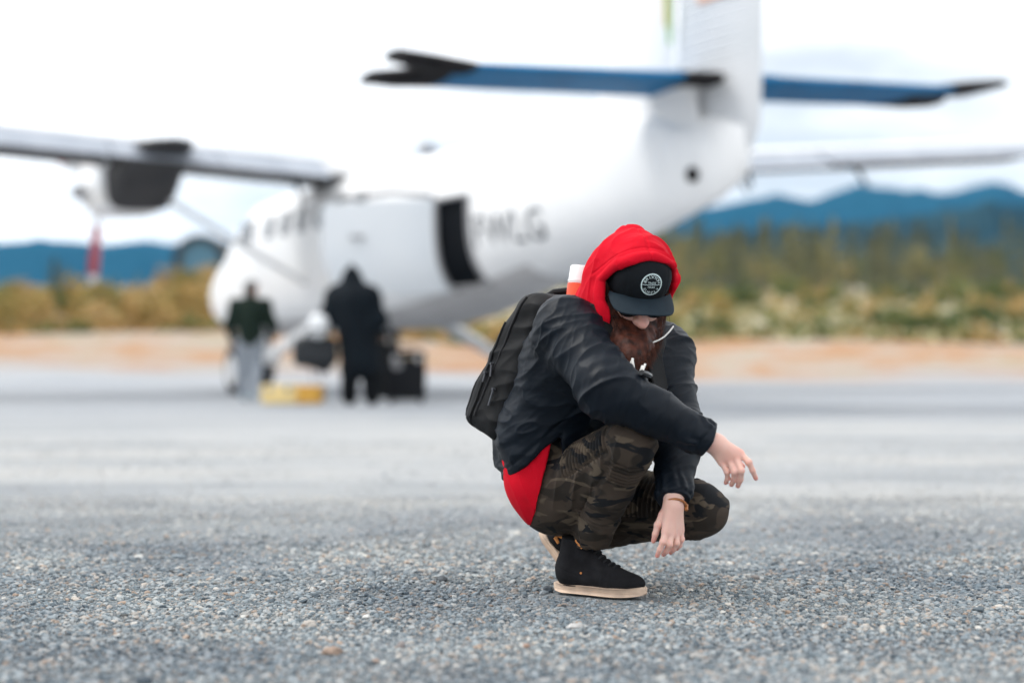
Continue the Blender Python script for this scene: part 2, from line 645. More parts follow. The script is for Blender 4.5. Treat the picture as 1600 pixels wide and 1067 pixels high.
# ------------------------------------------------------------------ the aircraft (local: x aft from the nose, y to starboard, z up)
TH = R(25.4)
AFT = np.array([math.sin(TH), -math.cos(TH)])
TAIL = np.array([1.70, 13.9])
NOSE = TAIL - 14.6 * AFT
PK = 1.45
plane = empty("aircraft", (NOSE[0] * PK, NOSE[1] * PK, CAM_H * (1 - PK)), math.atan2(AFT[1], AFT[0]))
plane.scale = (PK, PK, PK)
plane.rotation_euler = (R(1.8), 0, plane.rotation_euler.z)
tag(plane, "white high-wing twin propeller aircraft parked on the gravel with its rear door open", "aircraft")

M_white = mk("white_aircraft_paint", (0.85, 0.85, 0.85), (0.80, 0.805, 0.81), scale=1.6, rough=0.35, bump=0.02, bscale=5)
M_fin = mk("white_fin_paint", (0.80, 0.80, 0.80), (0.76, 0.76, 0.765), scale=1.2, rough=0.4)
M_rudder = mk("rudder_paint_with_shade", (0.56, 0.58, 0.60), (0.62, 0.63, 0.65), scale=1.2, rough=0.5)  # grey-white rudder paint, darkened to carry the shade on it
M_under = mk("dark_grey_underside", (0.026, 0.026, 0.030), (0.045, 0.042, 0.043), scale=2.0, rough=0.6)  # darker grey given to every down-facing wing and flap face
M_belly = mk("grey_belly_shade", (0.46, 0.45, 0.45), (0.54, 0.53, 0.53), scale=1.3, rough=0.6)  # belly shading painted as a grey band along the lower hull
M_flap = mk("pale_grey_flap_paint", (0.26, 0.29, 0.34), (0.34, 0.37, 0.42), scale=3.0, rough=0.5)
M_blue = mk("blue_tailplane_paint", (0.0, 0.115, 0.27), (0.001, 0.15, 0.34), scale=3.0, spec=.15, rough=0.55)
M_boot = mk("black_rubber_boot", (0.008, 0.007, 0.008), (0.016, 0.014, 0.015), scale=6.0, spec=.15, rough=0.8)
M_lining = mk("cabin_lining_shade", (0.005, 0.006, 0.008), (0.008, 0.009, 0.011), scale=4.0, rough=0.95, spec=0.05)  # near-black: the unlit cabin's darkness is painted into the lining
M_glass = mk("tinted_cabin_glass", (0.05, 0.07, 0.09), (0.08, 0.10, 0.12), scale=2.0, rough=0.12)
M_tyre = mk("tyre_rubber", (0.012, 0.012, 0.013), (0.02, 0.02, 0.02), scale=9, rough=0.85)
M_metal = mk("bare_metal", (0.45, 0.45, 0.46), (0.35, 0.35, 0.36), scale=9, rough=0.35, metal=0.9)
M_grey = mk("mid_grey_paint", (0.22, 0.22, 0.23), (0.27, 0.27, 0.28), scale=5, rough=0.5)
M_letter = mk("slate_lettering_paint", (0.045, 0.055, 0.07), (0.055, 0.065, 0.08), scale=5, rough=0.5)
M_red = mk("red_blade_paint", (0.45, 0.02, 0.035), (0.4, 0.02, 0.03), scale=5, rough=0.45)
M_fairing = mk("dark_grey_shaded_nacelle", (0.026, 0.024, 0.026), (0.045, 0.04, 0.04), scale=2.5, rough=0.65)  # dark grey fairing colour, deepened with the shade under the engine

ST = [  # s, z bottom, z top, half width, exponent
    (0.00, 1.52, 1.66, 0.06, 2.0), (0.12, 1.40, 1.80, 0.20, 2.0), (0.4, 1.24, 1.95, 0.38, 2.1), (0.9, 1.10, 2.06, 0.55, 2.3),
    (1.6, 1.02, 2.20, 0.69, 2.5), (2.3, 0.98, 2.36, 0.77, 2.7), (2.9, 0.96, 2.72, 0.80, 2.8), (3.6, 0.96, 2.90, 0.82, 2.9),
    (5.0, 0.96, 2.93, 0.83, 3.0), (8.3, 0.97, 2.93, 0.83, 3.0), (9.25, 1.03, 2.92, 0.81, 2.9), (9.9, 1.10, 2.91, 0.77, 2.8), (11.2, 1.30, 2.88, 0.64, 2.6),
    (12.6, 1.56, 2.84, 0.46, 2.4), (13.8, 1.76, 2.78, 0.29, 2.2), (14.7, 1.93, 2.66, 0.15, 2.0), (15.15, 2.08, 2.5, 0.06, 2.0)]
_S = np.array(ST)


def fus(s):
    return [np.interp(s, _S[:, 0], _S[:, i]) for i in range(1, 5)]


def fus_y(s, z, off=0.0):
    zb, zt, w, n = fus(s)
    zc, h = (zb + zt) / 2, (zt - zb) / 2
    return (w * (1 - min(0.999, abs((z - zc) / h)) ** n) ** (1 / n)) + off


def fus_loop(s, k=1.0, N=72):
    zb, zt, w, n = fus(s)
    zc, h = (zb + zt) / 2, (zt - zb) / 2
    L = []
    for i in range(N):
        a = 2 * math.pi * i / N
        c, q = math.cos(a), math.sin(a)
        L.append((s, -k * w * math.copysign(abs(c) ** (2 / n), c), zc + k * h * math.copysign(abs(q) ** (2 / n), q)))
    return L


DOOR_S, DOOR_Z = (10.45, 11.12), (1.38, 2.30)
stations = sorted(set(list(_S[:, 0]) + [0.05, 0.22, 0.65, 1.25, 1.95, 2.6, 3.2, 4.3, 6, 7, 7.8, 10.45, 11.12, 11.9, 13.2, 14.3]))
N = 72
V, F, FM = [], [], []
for s in stations: V += fus_loop(s, 1.0, N)
for i in range(len(stations) - 1):
    for k in range(N):
        k2 = (k + 1) % N
        f = (i * N + k, (i + 1) * N + k, (i + 1) * N + k2, i * N + k2)
        c = np.mean([V[j] for j in f], axis=0)
        if c[1] < -0.4 and DOOR_S[0] < c[0] < DOOR_S[1] and DOOR_Z[0] < c[2] < DOOR_Z[1]:
            continue
        F.append(f)
        zb, zt, w, n = fus(c[0])
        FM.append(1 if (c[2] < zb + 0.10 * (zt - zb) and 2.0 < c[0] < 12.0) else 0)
F.append(tuple(range(N))); FM.append(0)
F.append(tuple((len(stations) - 1) * N + k for k in range(N))[::-1]); FM.append(0)
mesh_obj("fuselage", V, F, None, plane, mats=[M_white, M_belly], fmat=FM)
mb = MB(); mb.loft([fus_loop(s, 0.955, 40) for s in (3.2, 5, 7, 8.3, 9.25, 9.9, 11.2, 12.0)])
o = mb.build("cabin_lining", M_lining, plane)

# door frame and the open front door leaf folded forward along the flank
mb = MB()
for s0 in DOOR_S:
    pts = [(s0, -fus_y(s0, z, 0.012), z) for z in np.linspace(DOOR_Z[0], DOOR_Z[1], 8)]
    mb.tube(pts, 0.022, 6)
for z in DOOR_Z:
    mb.tube([(s, -fus_y(s, z, 0.012), z) for s in np.linspace(DOOR_S[0], DOOR_S[1], 5)], 0.022, 6)
mb.build("door_frame", M_grey, plane)
leaf = MB()
zz = np.linspace(1.34, 2.32, 9)
leafbow = 0.06 * np.sin(np.linspace(0, math.pi, 9))
outer = [(10.41, -fus_y(10.41, z, 0.03), z) for z in zz] + [(9.70 - q, -fus_y(10.41, z, 0.03) - 0.95, z) for z, q in zip(zz[::-1], leafbow)]
inner = [(x - 0.04, y + 0.01, z) for x, y, z in outer]
n = len(zz)
fo = []
for i in range(n - 1):
    a, b, c, d = i, i + 1, 2 * n - 2 - i, 2 * n - 1 - i
    fo.append((a, b, c, d)); fo.append((a + 2 * n, d + 2 * n, c + 2 * n, b + 2 * n))
ring = list(range(2 * n))
for i in ring:
    j = (i + 1) % (2 * n)
    fo.append((i, i + 2 * n, j + 2 * n, j))
leaf.add(outer + inner, fo)
M_leaf = mk("pale_blue_grey_door_paint", (0.66, 0.70, 0.74), (0.70, 0.73, 0.76), scale=2.0, rough=0.5)
door = leaf.build("cargo_door", M_leaf, plane)
mb = MB(); mb.tube([(10.36, -0.70, 2.35), (10.1, -1.05, 2.42), (9.78, -1.5, 2.36)], 0.03, 8)
mb.build("door_arm", M_grey, door)
mb = MB(); mb.box((9.95, -1.42, 1.95), (0.05, 0.14, 0.05), bevel=0.01)
mb.build("handle", M_metal, door)

# cabin windows, each with its pane
for s in (3.55, 3.95, 4.9, 5.6, 6.3, 7.0, 7.7, 8.4):
    w, z0, z1 = 0.17, 2.26, 2.58
    prof = []
    for i in range(20):
        a = 2 * math.pi * i / 20
        c, q = math.cos(a), math.sin(a)
        prof.append((s + w * math.copysign(abs(c) ** .6, c), (z0 + z1) / 2 + (z1 - z0) / 2 * math.copysign(abs(q) ** .6, q)))
    mb = MB()
    mb.tube([(x, -fus_y(x, z, 0.006), z) for x, z in prof] + [(prof[0][0], -fus_y(prof[0][0], prof[0][1], 0.006), prof[0][1])], 0.014, 6)
    wf = mb.build("window", M_grey, plane)
    mb = MB()
    mb.add([(x, -fus_y(x, z, 0.006), z) for x, z in prof] + [(s, -fus_y(s, (z0 + z1) / 2, 0.006), (z0 + z1) / 2)], [(i, (i + 1) % 20, 20) for i in range(20)])
    mb.build("pane", M_glass, wf)
# cockpit side window and windscreen
mb = MB()
for sg in (-1,):
    q = [(2.45, 2.22), (3.0, 2.22), (3.05, 2.62), (2.8, 2.6)]
    mb.add([(x, sg * fus_y(x, z, 0.008), z) for x, z in q], [(0, 1, 2, 3)])
mb.build("cockpit_window", M_glass, plane)


def text_mesh(txt, size, depth=0.0, align='LEFT'):
    cu = bpy.data.curves.new("lettering", 'FONT')
    cu.body = txt; cu.size = size; cu.align_x = align; cu.resolution_u = 3
    cu.offset = 0.0
    o = bpy.data.objects.new("lettering", cu)
    COL.objects.link(o)
    bpy.context.view_layer.update()
    me = bpy.data.meshes.new_from_object(o.evaluated_get(bpy.context.evaluated_depsgraph_get()))
    V = np.array([v.co[:] for v in me.vertices]); F = [tuple(p.vertices) for p in me.polygons]
    bpy.data.objects.remove(o); bpy.data.curves.remove(cu); bpy.data.meshes.remove(me)
    return V, F


V, F = text_mesh("FWLG", 0.44)
V4 = [(11.19 + x * 1.05, -fus_y(11.19 + x * 1.05, 1.77 + y, 0.014), 1.77 + y) for x, y, _z in V]
mesh_obj("registration_lettering", V4, F, M_letter, plane, smooth=False)
# ---- wings
def airfoil(chord, thick, n=14, t0=0.0, t1=1.0):
    """closed loop (x, z): upper surface back to front, then lower surface front to back, from t0 to t1 of the chord."""
    ts = t0 + (t1 - t0) * (1 - np.cos(np.linspace(0, math.pi, n))) / 2
    yt = lambda t: thick * 5 * (0.2969 * np.sqrt(t) - 0.126 * t - 0.3516 * t ** 2 + 0.2843 * t ** 3 - 0.1036 * t ** 4)
    up = [(t * chord, chord * (yt(t) * 1.15 + 0.02 * math.sin(math.pi * t))) for t in ts[::-1]]
    lo = [(t * chord, -chord * (yt(t) * 0.75 - 0.02 * math.sin(math.pi * t))) for t in ts[1:]]
    return up + lo


WLE, WZ, CH = 5.72, 2.90, 1.98
DIH_P, DIH_S = math.tan(R(4.6)), math.tan(R(3.0))


def wing_piece(name, y0, y1, t0, t1, mats, under=True, droop=0.0, pivot=None, parent=plane, ny=6, dz=0.0, dx=0.0, thick=0.17):
    L = []
    for y in np.linspace(y0, y1, ny):
        loop = []
        for x, z in airfoil(CH, thick, 14, t0, t1):
            if droop:
                px = t0 * CH
                X, Z = x - px, z
                c, q = math.cos(droop), math.sin(droop)
                x, z = px + X * c + Z * q + dx, -X * q + Z * c + dz
            loop.append((WLE + x, y, WZ + z + (DIH_P if y < 0 else DIH_S) * abs(y)))
        L.append(loop)
    mb = MB(); mb.loft(L)
    o = mesh_obj(name, mb.V, mb.F, None, parent, mats=mats)
    bm = bmesh.new(); bm.from_mesh(o.data); bmesh.ops.recalc_face_normals(bm, faces=bm.faces[:]); bm.to_mesh(o.data); bm.free()
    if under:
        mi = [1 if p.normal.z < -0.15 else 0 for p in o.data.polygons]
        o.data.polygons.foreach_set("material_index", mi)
    o.data.set_sharp_from_angle(angle=R(40))
    return o


for sg in (-1, 1):
    DIH = DIH_P if sg < 0 else DIH_S
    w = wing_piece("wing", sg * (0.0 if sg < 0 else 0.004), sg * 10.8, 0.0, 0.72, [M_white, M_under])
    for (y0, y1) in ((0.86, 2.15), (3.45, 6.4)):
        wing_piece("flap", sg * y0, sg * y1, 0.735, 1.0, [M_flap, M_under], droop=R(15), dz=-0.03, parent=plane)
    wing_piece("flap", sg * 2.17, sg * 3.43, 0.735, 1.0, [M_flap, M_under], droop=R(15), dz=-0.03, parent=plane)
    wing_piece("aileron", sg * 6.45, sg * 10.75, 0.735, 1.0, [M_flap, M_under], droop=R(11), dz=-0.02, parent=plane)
    for y in (1.2, 5.1, 7.1):
        b = (WLE + 1.35, sg * y, WZ + DIH * y - 0.10)
        mb = MB(); mb.tube([(b[0] - .1, b[1], b[2] + .03), (b[0] + .2, b[1], b[2] - .08), (b[0] + .42, b[1], b[2] - .34)], [.045, .035, .02], 8)
        mb.build("flap_hinge", M_boot, plane)
    # strut
    mb = MB()
    A0, B0 = np.array([6.35, sg * 0.80, 1.60]), np.array([6.3, sg * 3.5, WZ + DIH * 3.5 + 0.05])
    loops = []
    for t in np.linspace(0, 1, 6):
        c = A0 + (B0 - A0) * t
        loops.append([(c[0] + 0.11 * math.cos(a), c[1], c[2] + 0.035 * math.sin(a)) for a in np.linspace(0, 2 * math.pi, 12, endpoint=False)])
    mb.loft(loops)
    mb.build("wing_strut", M_white, plane)
    # engine nacelle
    ey = sg * 2.82
    base = WZ + DIH * 2.82
    secs = [(4.05, 0.28, -0.30, 0.15), (4.25, 0.36, -0.46, 0.20), (4.8, 0.42, -0.60, 0.20), (5.5, 0.44, -0.64, 0.20), (6.2, 0.44, -0.62, 0.16)]
    def ring(x, w, b, t, n=24, e=.6):
        zc, h = base + (b + t) / 2, (t - b) / 2
        return [(x, ey + w * math.copysign(abs(math.cos(a)) ** e, math.cos(a)), zc + h * math.copysign(abs(math.sin(a)) ** e, math.sin(a))) for a in np.linspace(0, 2 * math.pi, n, endpoint=False)]
    mb = MB(); mb.loft([ring(*q) for q in secs])
    nac = mb.build("engine_nacelle", M_white, plane)
    secs2 = [(6.2, 0.42, -0.615, 0.17), (6.45, 0.41, -0.52, 0.17), (6.9, 0.38, -0.28, 0.12), (7.4, 0.33, -0.08, 0.09), (7.8, 0.26, -0.02, 0.08), (8.05, 0.05, 0.02, 0.06)]
    mb = MB(); mb.loft([ring(*q, e=.5) for q in secs2])
    mb.build("nacelle_fairing", M_fairing, nac)
    for ss in (-1, 1):
        mb = MB(); mb.tube([(4.75, ey + ss * 0.34, base - 0.25), (4.95, ey + ss * 0.50, base - 0.28), (5.25, ey + ss * 0.56, base - 0.30)], [0.10, 0.10, 0.09], 10)
        mb.build("exhaust", M_metal, nac)
    hub = (3.92, ey, base - 0.10)
    mb = MB(); mb.lathe([(-0.42, 0.01), (-0.38, 0.07), (-0.25, 0.14), (-0.05, 0.18), (0.12, 0.19)], hub, 'X', 20)
    mb.build("spinner", M_white, nac)
    for k in range(3):
        a0 = math.pi + 0.12 + k * 2 * math.pi / 3
        rad = np.array([0, math.sin(a0) * 1.0, math.cos(a0)])
        tan = np.array([0, math.cos(a0), -math.sin(a0)])
        L = []
        for r, c, tw in ((0.15, 0.05, 70), (0.35, 0.10, 60), (0.55, 0.13, 55), (1.0, 0.14, 48), (1.2, 0.12, 46), (1.29, 0.06, 45)):
            u = tan * math.cos(R(tw)) + np.array([1.0, 0, 0]) * math.sin(R(tw))
            nn = np.cross(rad, u)
            ctr = np.array(hub) + rad * r
            L.append([ctr + u * c * math.cos(q) + nn * 0.018 * math.sin(q) for q in np.linspace(0, 2 * math.pi, 10, endpoint=False)])
        mb = MB(); mb.loft(L[:3]); mb.build("blade_root", M_white, nac)
        mb = MB(); mb.loft(L[2:5]); bl = mb.build("propeller_blade", M_red if sg < 0 else M_flap, nac)
        mb = MB(); mb.loft(L[4:]); mb.build("blade_tip", M_white, bl)
# aerial on the port wing
mb = MB(); mb.tube([(6.2, -4.35, 3.28), (6.7, -4.75, 3.95)], [0.02, 0.008], 6)
mb.build("aerial", M_grey, plane)

# ---- tail: fin, rudder with ribs, tailplane, elevator, horns
def slab(loops):
    mb = MB(); mb.loft(loops); return mb
def fin_loop(z, x0, x1, th, n=12):
    return [(x0 + (x1 - x0) * (0.5 - 0.5 * math.cos(a)) , th * math.sin(a) * (1.0 if abs(a) < 9 else 1), z) for a in np.linspace(0, 2 * math.pi, n, endpoint=False)]
slab([fin_loop(z, x0, x1, t) for z, x0, x1, t in ((2.35, 11.9, 14.06, 0.10), (2.85, 12.6, 14.05, 0.10), (4.2, 13.45, 14.22, 0.085), (5.9, 14.05, 14.46, 0.06))]).build("fin", M_fin, plane)
RZ, RX0, RX1 = [2.05, 2.5, 4.2, 5.9], [14.30, 14.10, 14.26, 14.50], [15.00, 15.30, 15.45, 15.50]
RUD = math.tan(R(3))
def rud_pt(x, y, z):
    return (x, y + RUD * (x - np.interp(z, RZ, RX0)), z)
mb = slab([[rud_pt(*p) for p in fin_loop(z, x0, x1, t)] for z, x0, x1, t in zip(RZ, RX0, RX1, (0.055, 0.07, 0.065, 0.045))])
rud = mb.build("rudder", M_rudder, plane)
for i, z in enumerate(np.arange(2.2, 5.85, 0.085)):
    x0, x1 = np.interp(z, RZ, RX0) + 0.04, np.interp(z, RZ, RX1) - 0.03
    for sg in (-1, 1):
        mb = MB()
        mb.tube([rud_pt(x0 + (x1 - x0) * t, sg * np.interp(t, [0, .3, .5, .8, 1], [.03, .062, .069, .052, .012]), z) for t in np.linspace(0.04, 0.97, 6)], 0.013, 5)
        mb.build("rudder_rib", M_rudder, rud)
# flag patch and coloured stripe high on the fin and rudder
M_flag = mk("faded_red_flag_paint", (0.62, 0.30, 0.20), (0.70, 0.42, 0.30), scale=6, rough=0.5)
M_grn = mk("green_stripe_paint", (0.10, 0.35, 0.06), (0.16, 0.40, 0.08), scale=6, rough=0.5)
M_yel = mk("yellow_stripe_paint", (0.65, 0.42, 0.12), (0.6, 0.4, 0.12), scale=6, rough=0.5)
mb = MB(); mb.add([rud_pt(x, -0.082, z) for x, z in ((14.6, 3.58), (15.1, 3.58), (15.1, 3.95), (14.6, 3.95))], [(0, 1, 2, 3)]); mb.build("flag_mark", M_flag, rud, smooth=False)
mb = MB(); mb.box((14.20, -0.10, 3.66), (0.05, 0.006, 0.7)); mb.build("green_stripe", M_grn, plane, smooth=False)
mb = MB(); mb.box((14.14, -0.10, 3.72), (0.05, 0.006, 0.5)); mb.build("yellow_stripe", M_yel, plane, smooth=False)

TZ = 2.94
def foil_loop(y, x0, x1, th, n=14, droop=0.0):
    L = []
    y *= 0.925
    for a in np.linspace(0, 2 * math.pi, n, endpoint=False):
        x = (x1 - x0) * (0.5 - 0.5 * math.cos(a))
        z = th * math.sin(a)
        L.append((x0 + x * math.cos(droop) + z * math.sin(droop), y, TZ - x * math.sin(droop) + z * math.cos(droop)))
    return L
for sg in (-1, 1):
    mb = MB(); mb.loft([foil_loop(sg * y, 13.75, 14.52, t) for y, t in ((0.11, 0.048), (1.5, 0.045), (2.42, 0.04))])
    o = mb.build("tailplane", M_blue, plane)
    mb = MB(); mb.loft([foil_loop(sg * y, 14.53, 15.05, t, droop=R(4)) for y, t in ((0.5, 0.05), (1.5, 0.045), (2.45, 0.04))])
    el = mb.build("elevator", M_blue, plane)
    mb = MB(); mb.loft([foil_loop(sg * y, 14.53, 15.05, t, droop=R(4)) for y, t in ((0.10, 0.065), (0.3, 0.06), (0.49, 0.06))])
    mb.build("elevator_root_fairing", M_boot if sg < 0 else M_blue, plane)
    # dark horn at the tip: a wedge with two prongs
    mb = MB()
    mb.loft([[(q[0], q[1], q[2] + dz) for q in foil_loop(sg * y, x0, x1, t, droop=R(4))] for y, x0, x1, t, dz in ((2.46, 14.53, 15.05, 0.05, 0.0), (2.75, 14.53, 15.06, 0.07, 0.02), (3.10, 14.6, 15.05, 0.045, 0.065))])
    mb.build("elevator_horn", M_boot, el)
    mb = MB()
    lp = []
    for y, zc, t, x0, x1 in ((2.43, TZ, 0.05, 13.76, 14.50), (2.75, TZ + 0.0, 0.065, 13.8, 14.45), (3.02, TZ + 0.0, 0.045, 13.85, 14.3)):
        lp.append([(x0 + (x1 - x0) * (0.5 - 0.5 * math.cos(a)), sg * y * 0.925, zc + t * math.sin(a)) for a in np.linspace(0, 2 * math.pi, 12, endpoint=False)])
    mb.loft(lp); mb.build("horn_prong", M_boot, el)
# fairing below the tailplane root on the port side, tail lamp hole, tail bumper
mb = MB(); mb.loft([[(14.3 + 0.35 * math.cos(a), -0.08 - w * (0.5 + 0.5 * abs(math.sin(a))), z) for a in np.linspace(0, 2 * math.pi, 12, endpoint=False)] for z, w in ((2.45, 0.02), (2.7, 0.06), (2.9, 0.12))])
mb.build("tailplane_fairing", M_fin, plane)
mb = MB(); mb.lathe([(-0.03, 0.001), (-0.03, 0.06), (0.0, 0.065), (0.03, 0.06)], (14.62, -fus_y(14.62, 2.16, 0.015), 2.16), 'Y', 16)
mb.build("static_port", M_boot, plane)
mb = MB(); mb.tube([(13.1, 0, 1.70), (13.35, -0.02, 1.47), (13.5, -0.03, 1.35)], [0.09, 0.085, 0.07], 10)
mb.build("tail_bumper", M_white, plane)
mb = MB(); mb.tube([(15.2, 0, 2.12), (15.24, 0, 2.0)], [0.02, 0.012], 6); mb.build("static_wick", M_boot, plane)

# ---- landing gear
def wheel(c, r, w, parent):
    mb = MB(); mb.lathe([(-w / 2, r * .6), (-w / 2, r * .85), (-w * .3, r), (w * .3, r), (w / 2, r * .85), (w / 2, r * .6)], c, 'Y', 28)
    o = mb.build("wheel", M_tyre, parent)
    mb = MB(); mb.lathe([(-w / 2 - .012, .02), (-w / 2 - .012, r * .5), (-w * .3, r * .61), (w * .3, r * .61), (w / 2 + .012, r * .5), (w / 2 + .012, .02)], c, 'Y', 20)
    mb.build("wheel_hub", M_white, o)
for sg in (-1, 1):
    mb = MB()
    L = []
    for t in np.linspace(0, 1, 5):
        c = np.array([6.85, sg * (0.7 + 0.92 * t), 1.15 - 0.54 * t])
        L.append([(c[0] + (0.26 - 0.12 * t) * math.cos(a), c[1], c[2] + (0.10 - 0.03 * t) * math.sin(a)) for a in np.linspace(0, 2 * math.pi, 12, endpoint=False)])
    mb.loft(L)
    leg = mb.build("main_gear_leg", M_white, plane)
    wheel((6.85, sg * 1.80, 0.545), 0.35, 0.26, plane)
mb = MB(); mb.tube([(1.9, 0, 1.15), (1.85, 0, 0.9), (1.8, 0, 0.62)], [0.07, 0.06, 0.05], 10)
mb.box((1.95, 0.16, 0.60), (0.42, 0.03, 0.10), bevel=0.01); mb.box((1.95, -0.16, 0.60), (0.42, 0.03, 0.10), bevel=0.01)
mb.build("nose_gear_leg", M_white, plane)
mb = MB()
mb.loft([[(1.8 + rr * math.cos(a), y, 0.505 + rr * math.sin(a)) for a in np.linspace(0.1, 2.7, 10)] + [(1.8 + (rr - .03) * math.cos(a), y, 0.505 + (rr - .03) * math.sin(a)) for a in np.linspace(2.7, 0.1, 10)] for y, rr in ((-.14, .36), (-.06, .40), (.06, .40), (.14, .36))])
mb.build("mudguard", M_white, plane)
wheel((1.8, 0, 0.495), 0.30, 0.22, plane)

# ------------------------------------------------------------------ arched hut beyond the nose
def hut():
    Yh = 200.0
    c = P(312, 425, Y=Yh)
    r = empty("arched_hut", (c[0], c[1], float(terrain_z(c[0], c[1])) - 0.3), 0.0)
    tag(r, "dark rimmed arched hut standing beyond the aircraft nose", "hut")
    hh = P(312, 366, Y=Yh)[2] - r.location.z
    w = 42 * Yh / FPX
    M_shell = mk("dark_hut_roof", (0.012, 0.014, 0.017), (0.02, 0.022, 0.026), scale=3, rough=0.7)
    M_end = mk("pale_blue_hut_wall", (0.05, 0.14, 0.22), (0.08, 0.18, 0.26), scale=2, rough=0.7)
    def arch(k, y):
        return [(-w * k, y, 0)] + [(w * k * math.cos(a), y, hh - w * 0.9 + w * 0.9 * k * math.sin(a)) for a in np.linspace(math.pi, 0, 22)] + [(w * k, y, 0)]
    mb = MB()
    o1, o2, i1, i2 = arch(1, 0), arch(1, 9.0), arch(0.72, 0), arch(0.72, 9.0)
    n = len(o1)
    V = o1 + o2 + i1 + i2
    F = []
    for k in range(n - 1):
        F += [(k, k + 1, n + k + 1, n + k), (2 * n + k + 1, 2 * n + k, 3 * n + k, 3 * n + k + 1), (k, 2 * n + k, 2 * n + k + 1, k + 1), (n + k, n + k + 1, 3 * n + k + 1, 3 * n + k)]
    mb.add(V, F); mb.build("roof", M_shell, r)
    mb = MB(); a = arch(0.73, 0.5); b = arch(0.73, 0.7); mb.loft([a, b]); mb.build("end_wall", M_end, r)
hut()
# ------------------------------------------------------------------ vegetation beyond the strip
def leaf_mesh(rng, n, shape, size, up=0.2):
    """n small two-triangle leaf clumps spread through a volume; shape(rng) gives a point."""
    V, F = [], []
    for _ in range(n):
        c = np.array(shape(rng))
        a = rng.normal(size=3); a /= np.linalg.norm(a)
        b = np.cross(a, rng.normal(size=3)); b /= np.linalg.norm(b)
        s = size * rng.uniform(0.6, 1.4)
        k = len(V)
        V += [c + a * s, c + b * s * .6, c - a * s, c - b * s * .6]
        F += [(k, k + 1, k + 2), (k, k + 2, k + 3)]
    return V, F


def veg_mat(name, cols, scale):
    m = bpy.data.materials.new(name)
    m.use_nodes = True
    n, l = m.node_tree.nodes, m.node_tree.links
    b = n["Principled BSDF"]
    b.inputs["Roughness"].default_value = 0.85
    b.inputs["Specular IOR Level"].default_value = 0.15
    geo = n.new("ShaderNodeNewGeometry"); oi = n.new("ShaderNodeObjectInfo")
    t = n.new("ShaderNodeTexNoise"); t.inputs["Scale"].default_value = scale; t.inputs["Detail"].default_value = 3
    l.new(geo.outputs["Position"], t.inputs["Vector"])
    ad = n.new("ShaderNodeMath"); ad.operation = 'MULTIPLY_ADD'
    l.new(oi.outputs["Random"], ad.inputs[0]); ad.inputs[1].default_value = 0.55
    sb = n.new("ShaderNodeMath"); sb.operation = 'SUBTRACT'; l.new(t.outputs["Fac"], sb.inputs[0]); sb.inputs[1].default_value = 0.27
    l.new(sb.outputs[0], ad.inputs[2])
    r = n.new("ShaderNodeValToRGB")
    while len(r.color_ramp.elements) < len(cols): r.color_ramp.elements.new(0.5)
    for i, (e, c) in enumerate(zip(r.color_ramp.elements, cols)):
        e.position = 0.1 + 0.8 * i / (len(cols) - 1); e.color = (*c, 1)
    l.new(ad.outputs[0], r.inputs["Fac"]); l.new(r.outputs["Color"], b.inputs["Base Color"])
    return m


M_bark = mk("grey_brown_bark", (0.06, 0.045, 0.035), (0.10, 0.08, 0.065), scale=6, rough=0.9)
M_spruce = veg_mat("spruce_needles", [(0.07, 0.09, 0.065), (0.11, 0.125, 0.08), (0.18, 0.175, 0.09), (0.28, 0.25, 0.11)], 0.5)
M_shrub_g = veg_mat("green_shrub_leaves", [(0.045, 0.085, 0.035), (0.11, 0.14, 0.05), (0.24, 0.24, 0.09)], 0.8)
M_shrub_o = veg_mat("autumn_shrub_leaves", [(0.12, 0.13, 0.045), (0.26, 0.22, 0.07), (0.42, 0.27, 0.10), (0.48, 0.36, 0.18)], 0.8)


def make_spruce(h, seed):
    rng = np.random.default_rng(seed)
    root = empty("spruce_tree")
    mb = MB()
    mb.tube([(0, 0, -0.4), (0.02 * h, 0, h * .4), (0.01 * h, 0.01 * h, h * .98)], [0.018 * h, 0.011 * h, 0.002 * h], 6)
    mb.build("trunk", M_bark, root)
    wmax = h * rng.uniform(0.22, 0.32)
    def pt(rng):
        t = rng.uniform(0, 1) ** 0.85
        lev = round(t * 14) / 14
        r = wmax * (1 - lev) ** 0.8 * (0.55 + 0.45 * math.sin(lev * 40 + seed)) + 0.03 * h * .3
        a = rng.uniform(0, 2 * math.pi)
        q = r * rng.uniform(0.2, 1) ** 0.6
        return (q * math.cos(a), q * math.sin(a), h * (0.10 + 0.9 * lev) - 0.25 * q + rng.normal() * 0.012 * h)
    V, F = leaf_mesh(rng, 420, pt, 0.028 * h)
    mesh_obj("crown", V, F, M_spruce, root, smooth=False)
    return root


def make_shrub(mat, seed, name, w, h):
    rng = np.random.default_rng(seed)
    lobes = [(rng.uniform(-.6, .6) * w, rng.uniform(-.5, .5) * w, rng.uniform(.25, .7) * h, rng.uniform(.3, .5)) for _ in range(6)]
    def pt(rng):
        c = lobes[rng.integers(len(lobes))]
        v = rng.normal(size=3); v /= np.linalg.norm(v); v *= rng.uniform(0.3, 1) ** .5
        return (c[0] + v[0] * c[3] * w, c[1] + v[1] * c[3] * w, max(0.02, c[2] + v[2] * c[3] * h))
    V, F = leaf_mesh(rng, 260, pt, 0.11 * w)
    mb = MB(); mb.add(V, F)
    root = mesh_obj(name, mb.V, mb.F, mat, None, smooth=False)
    return root


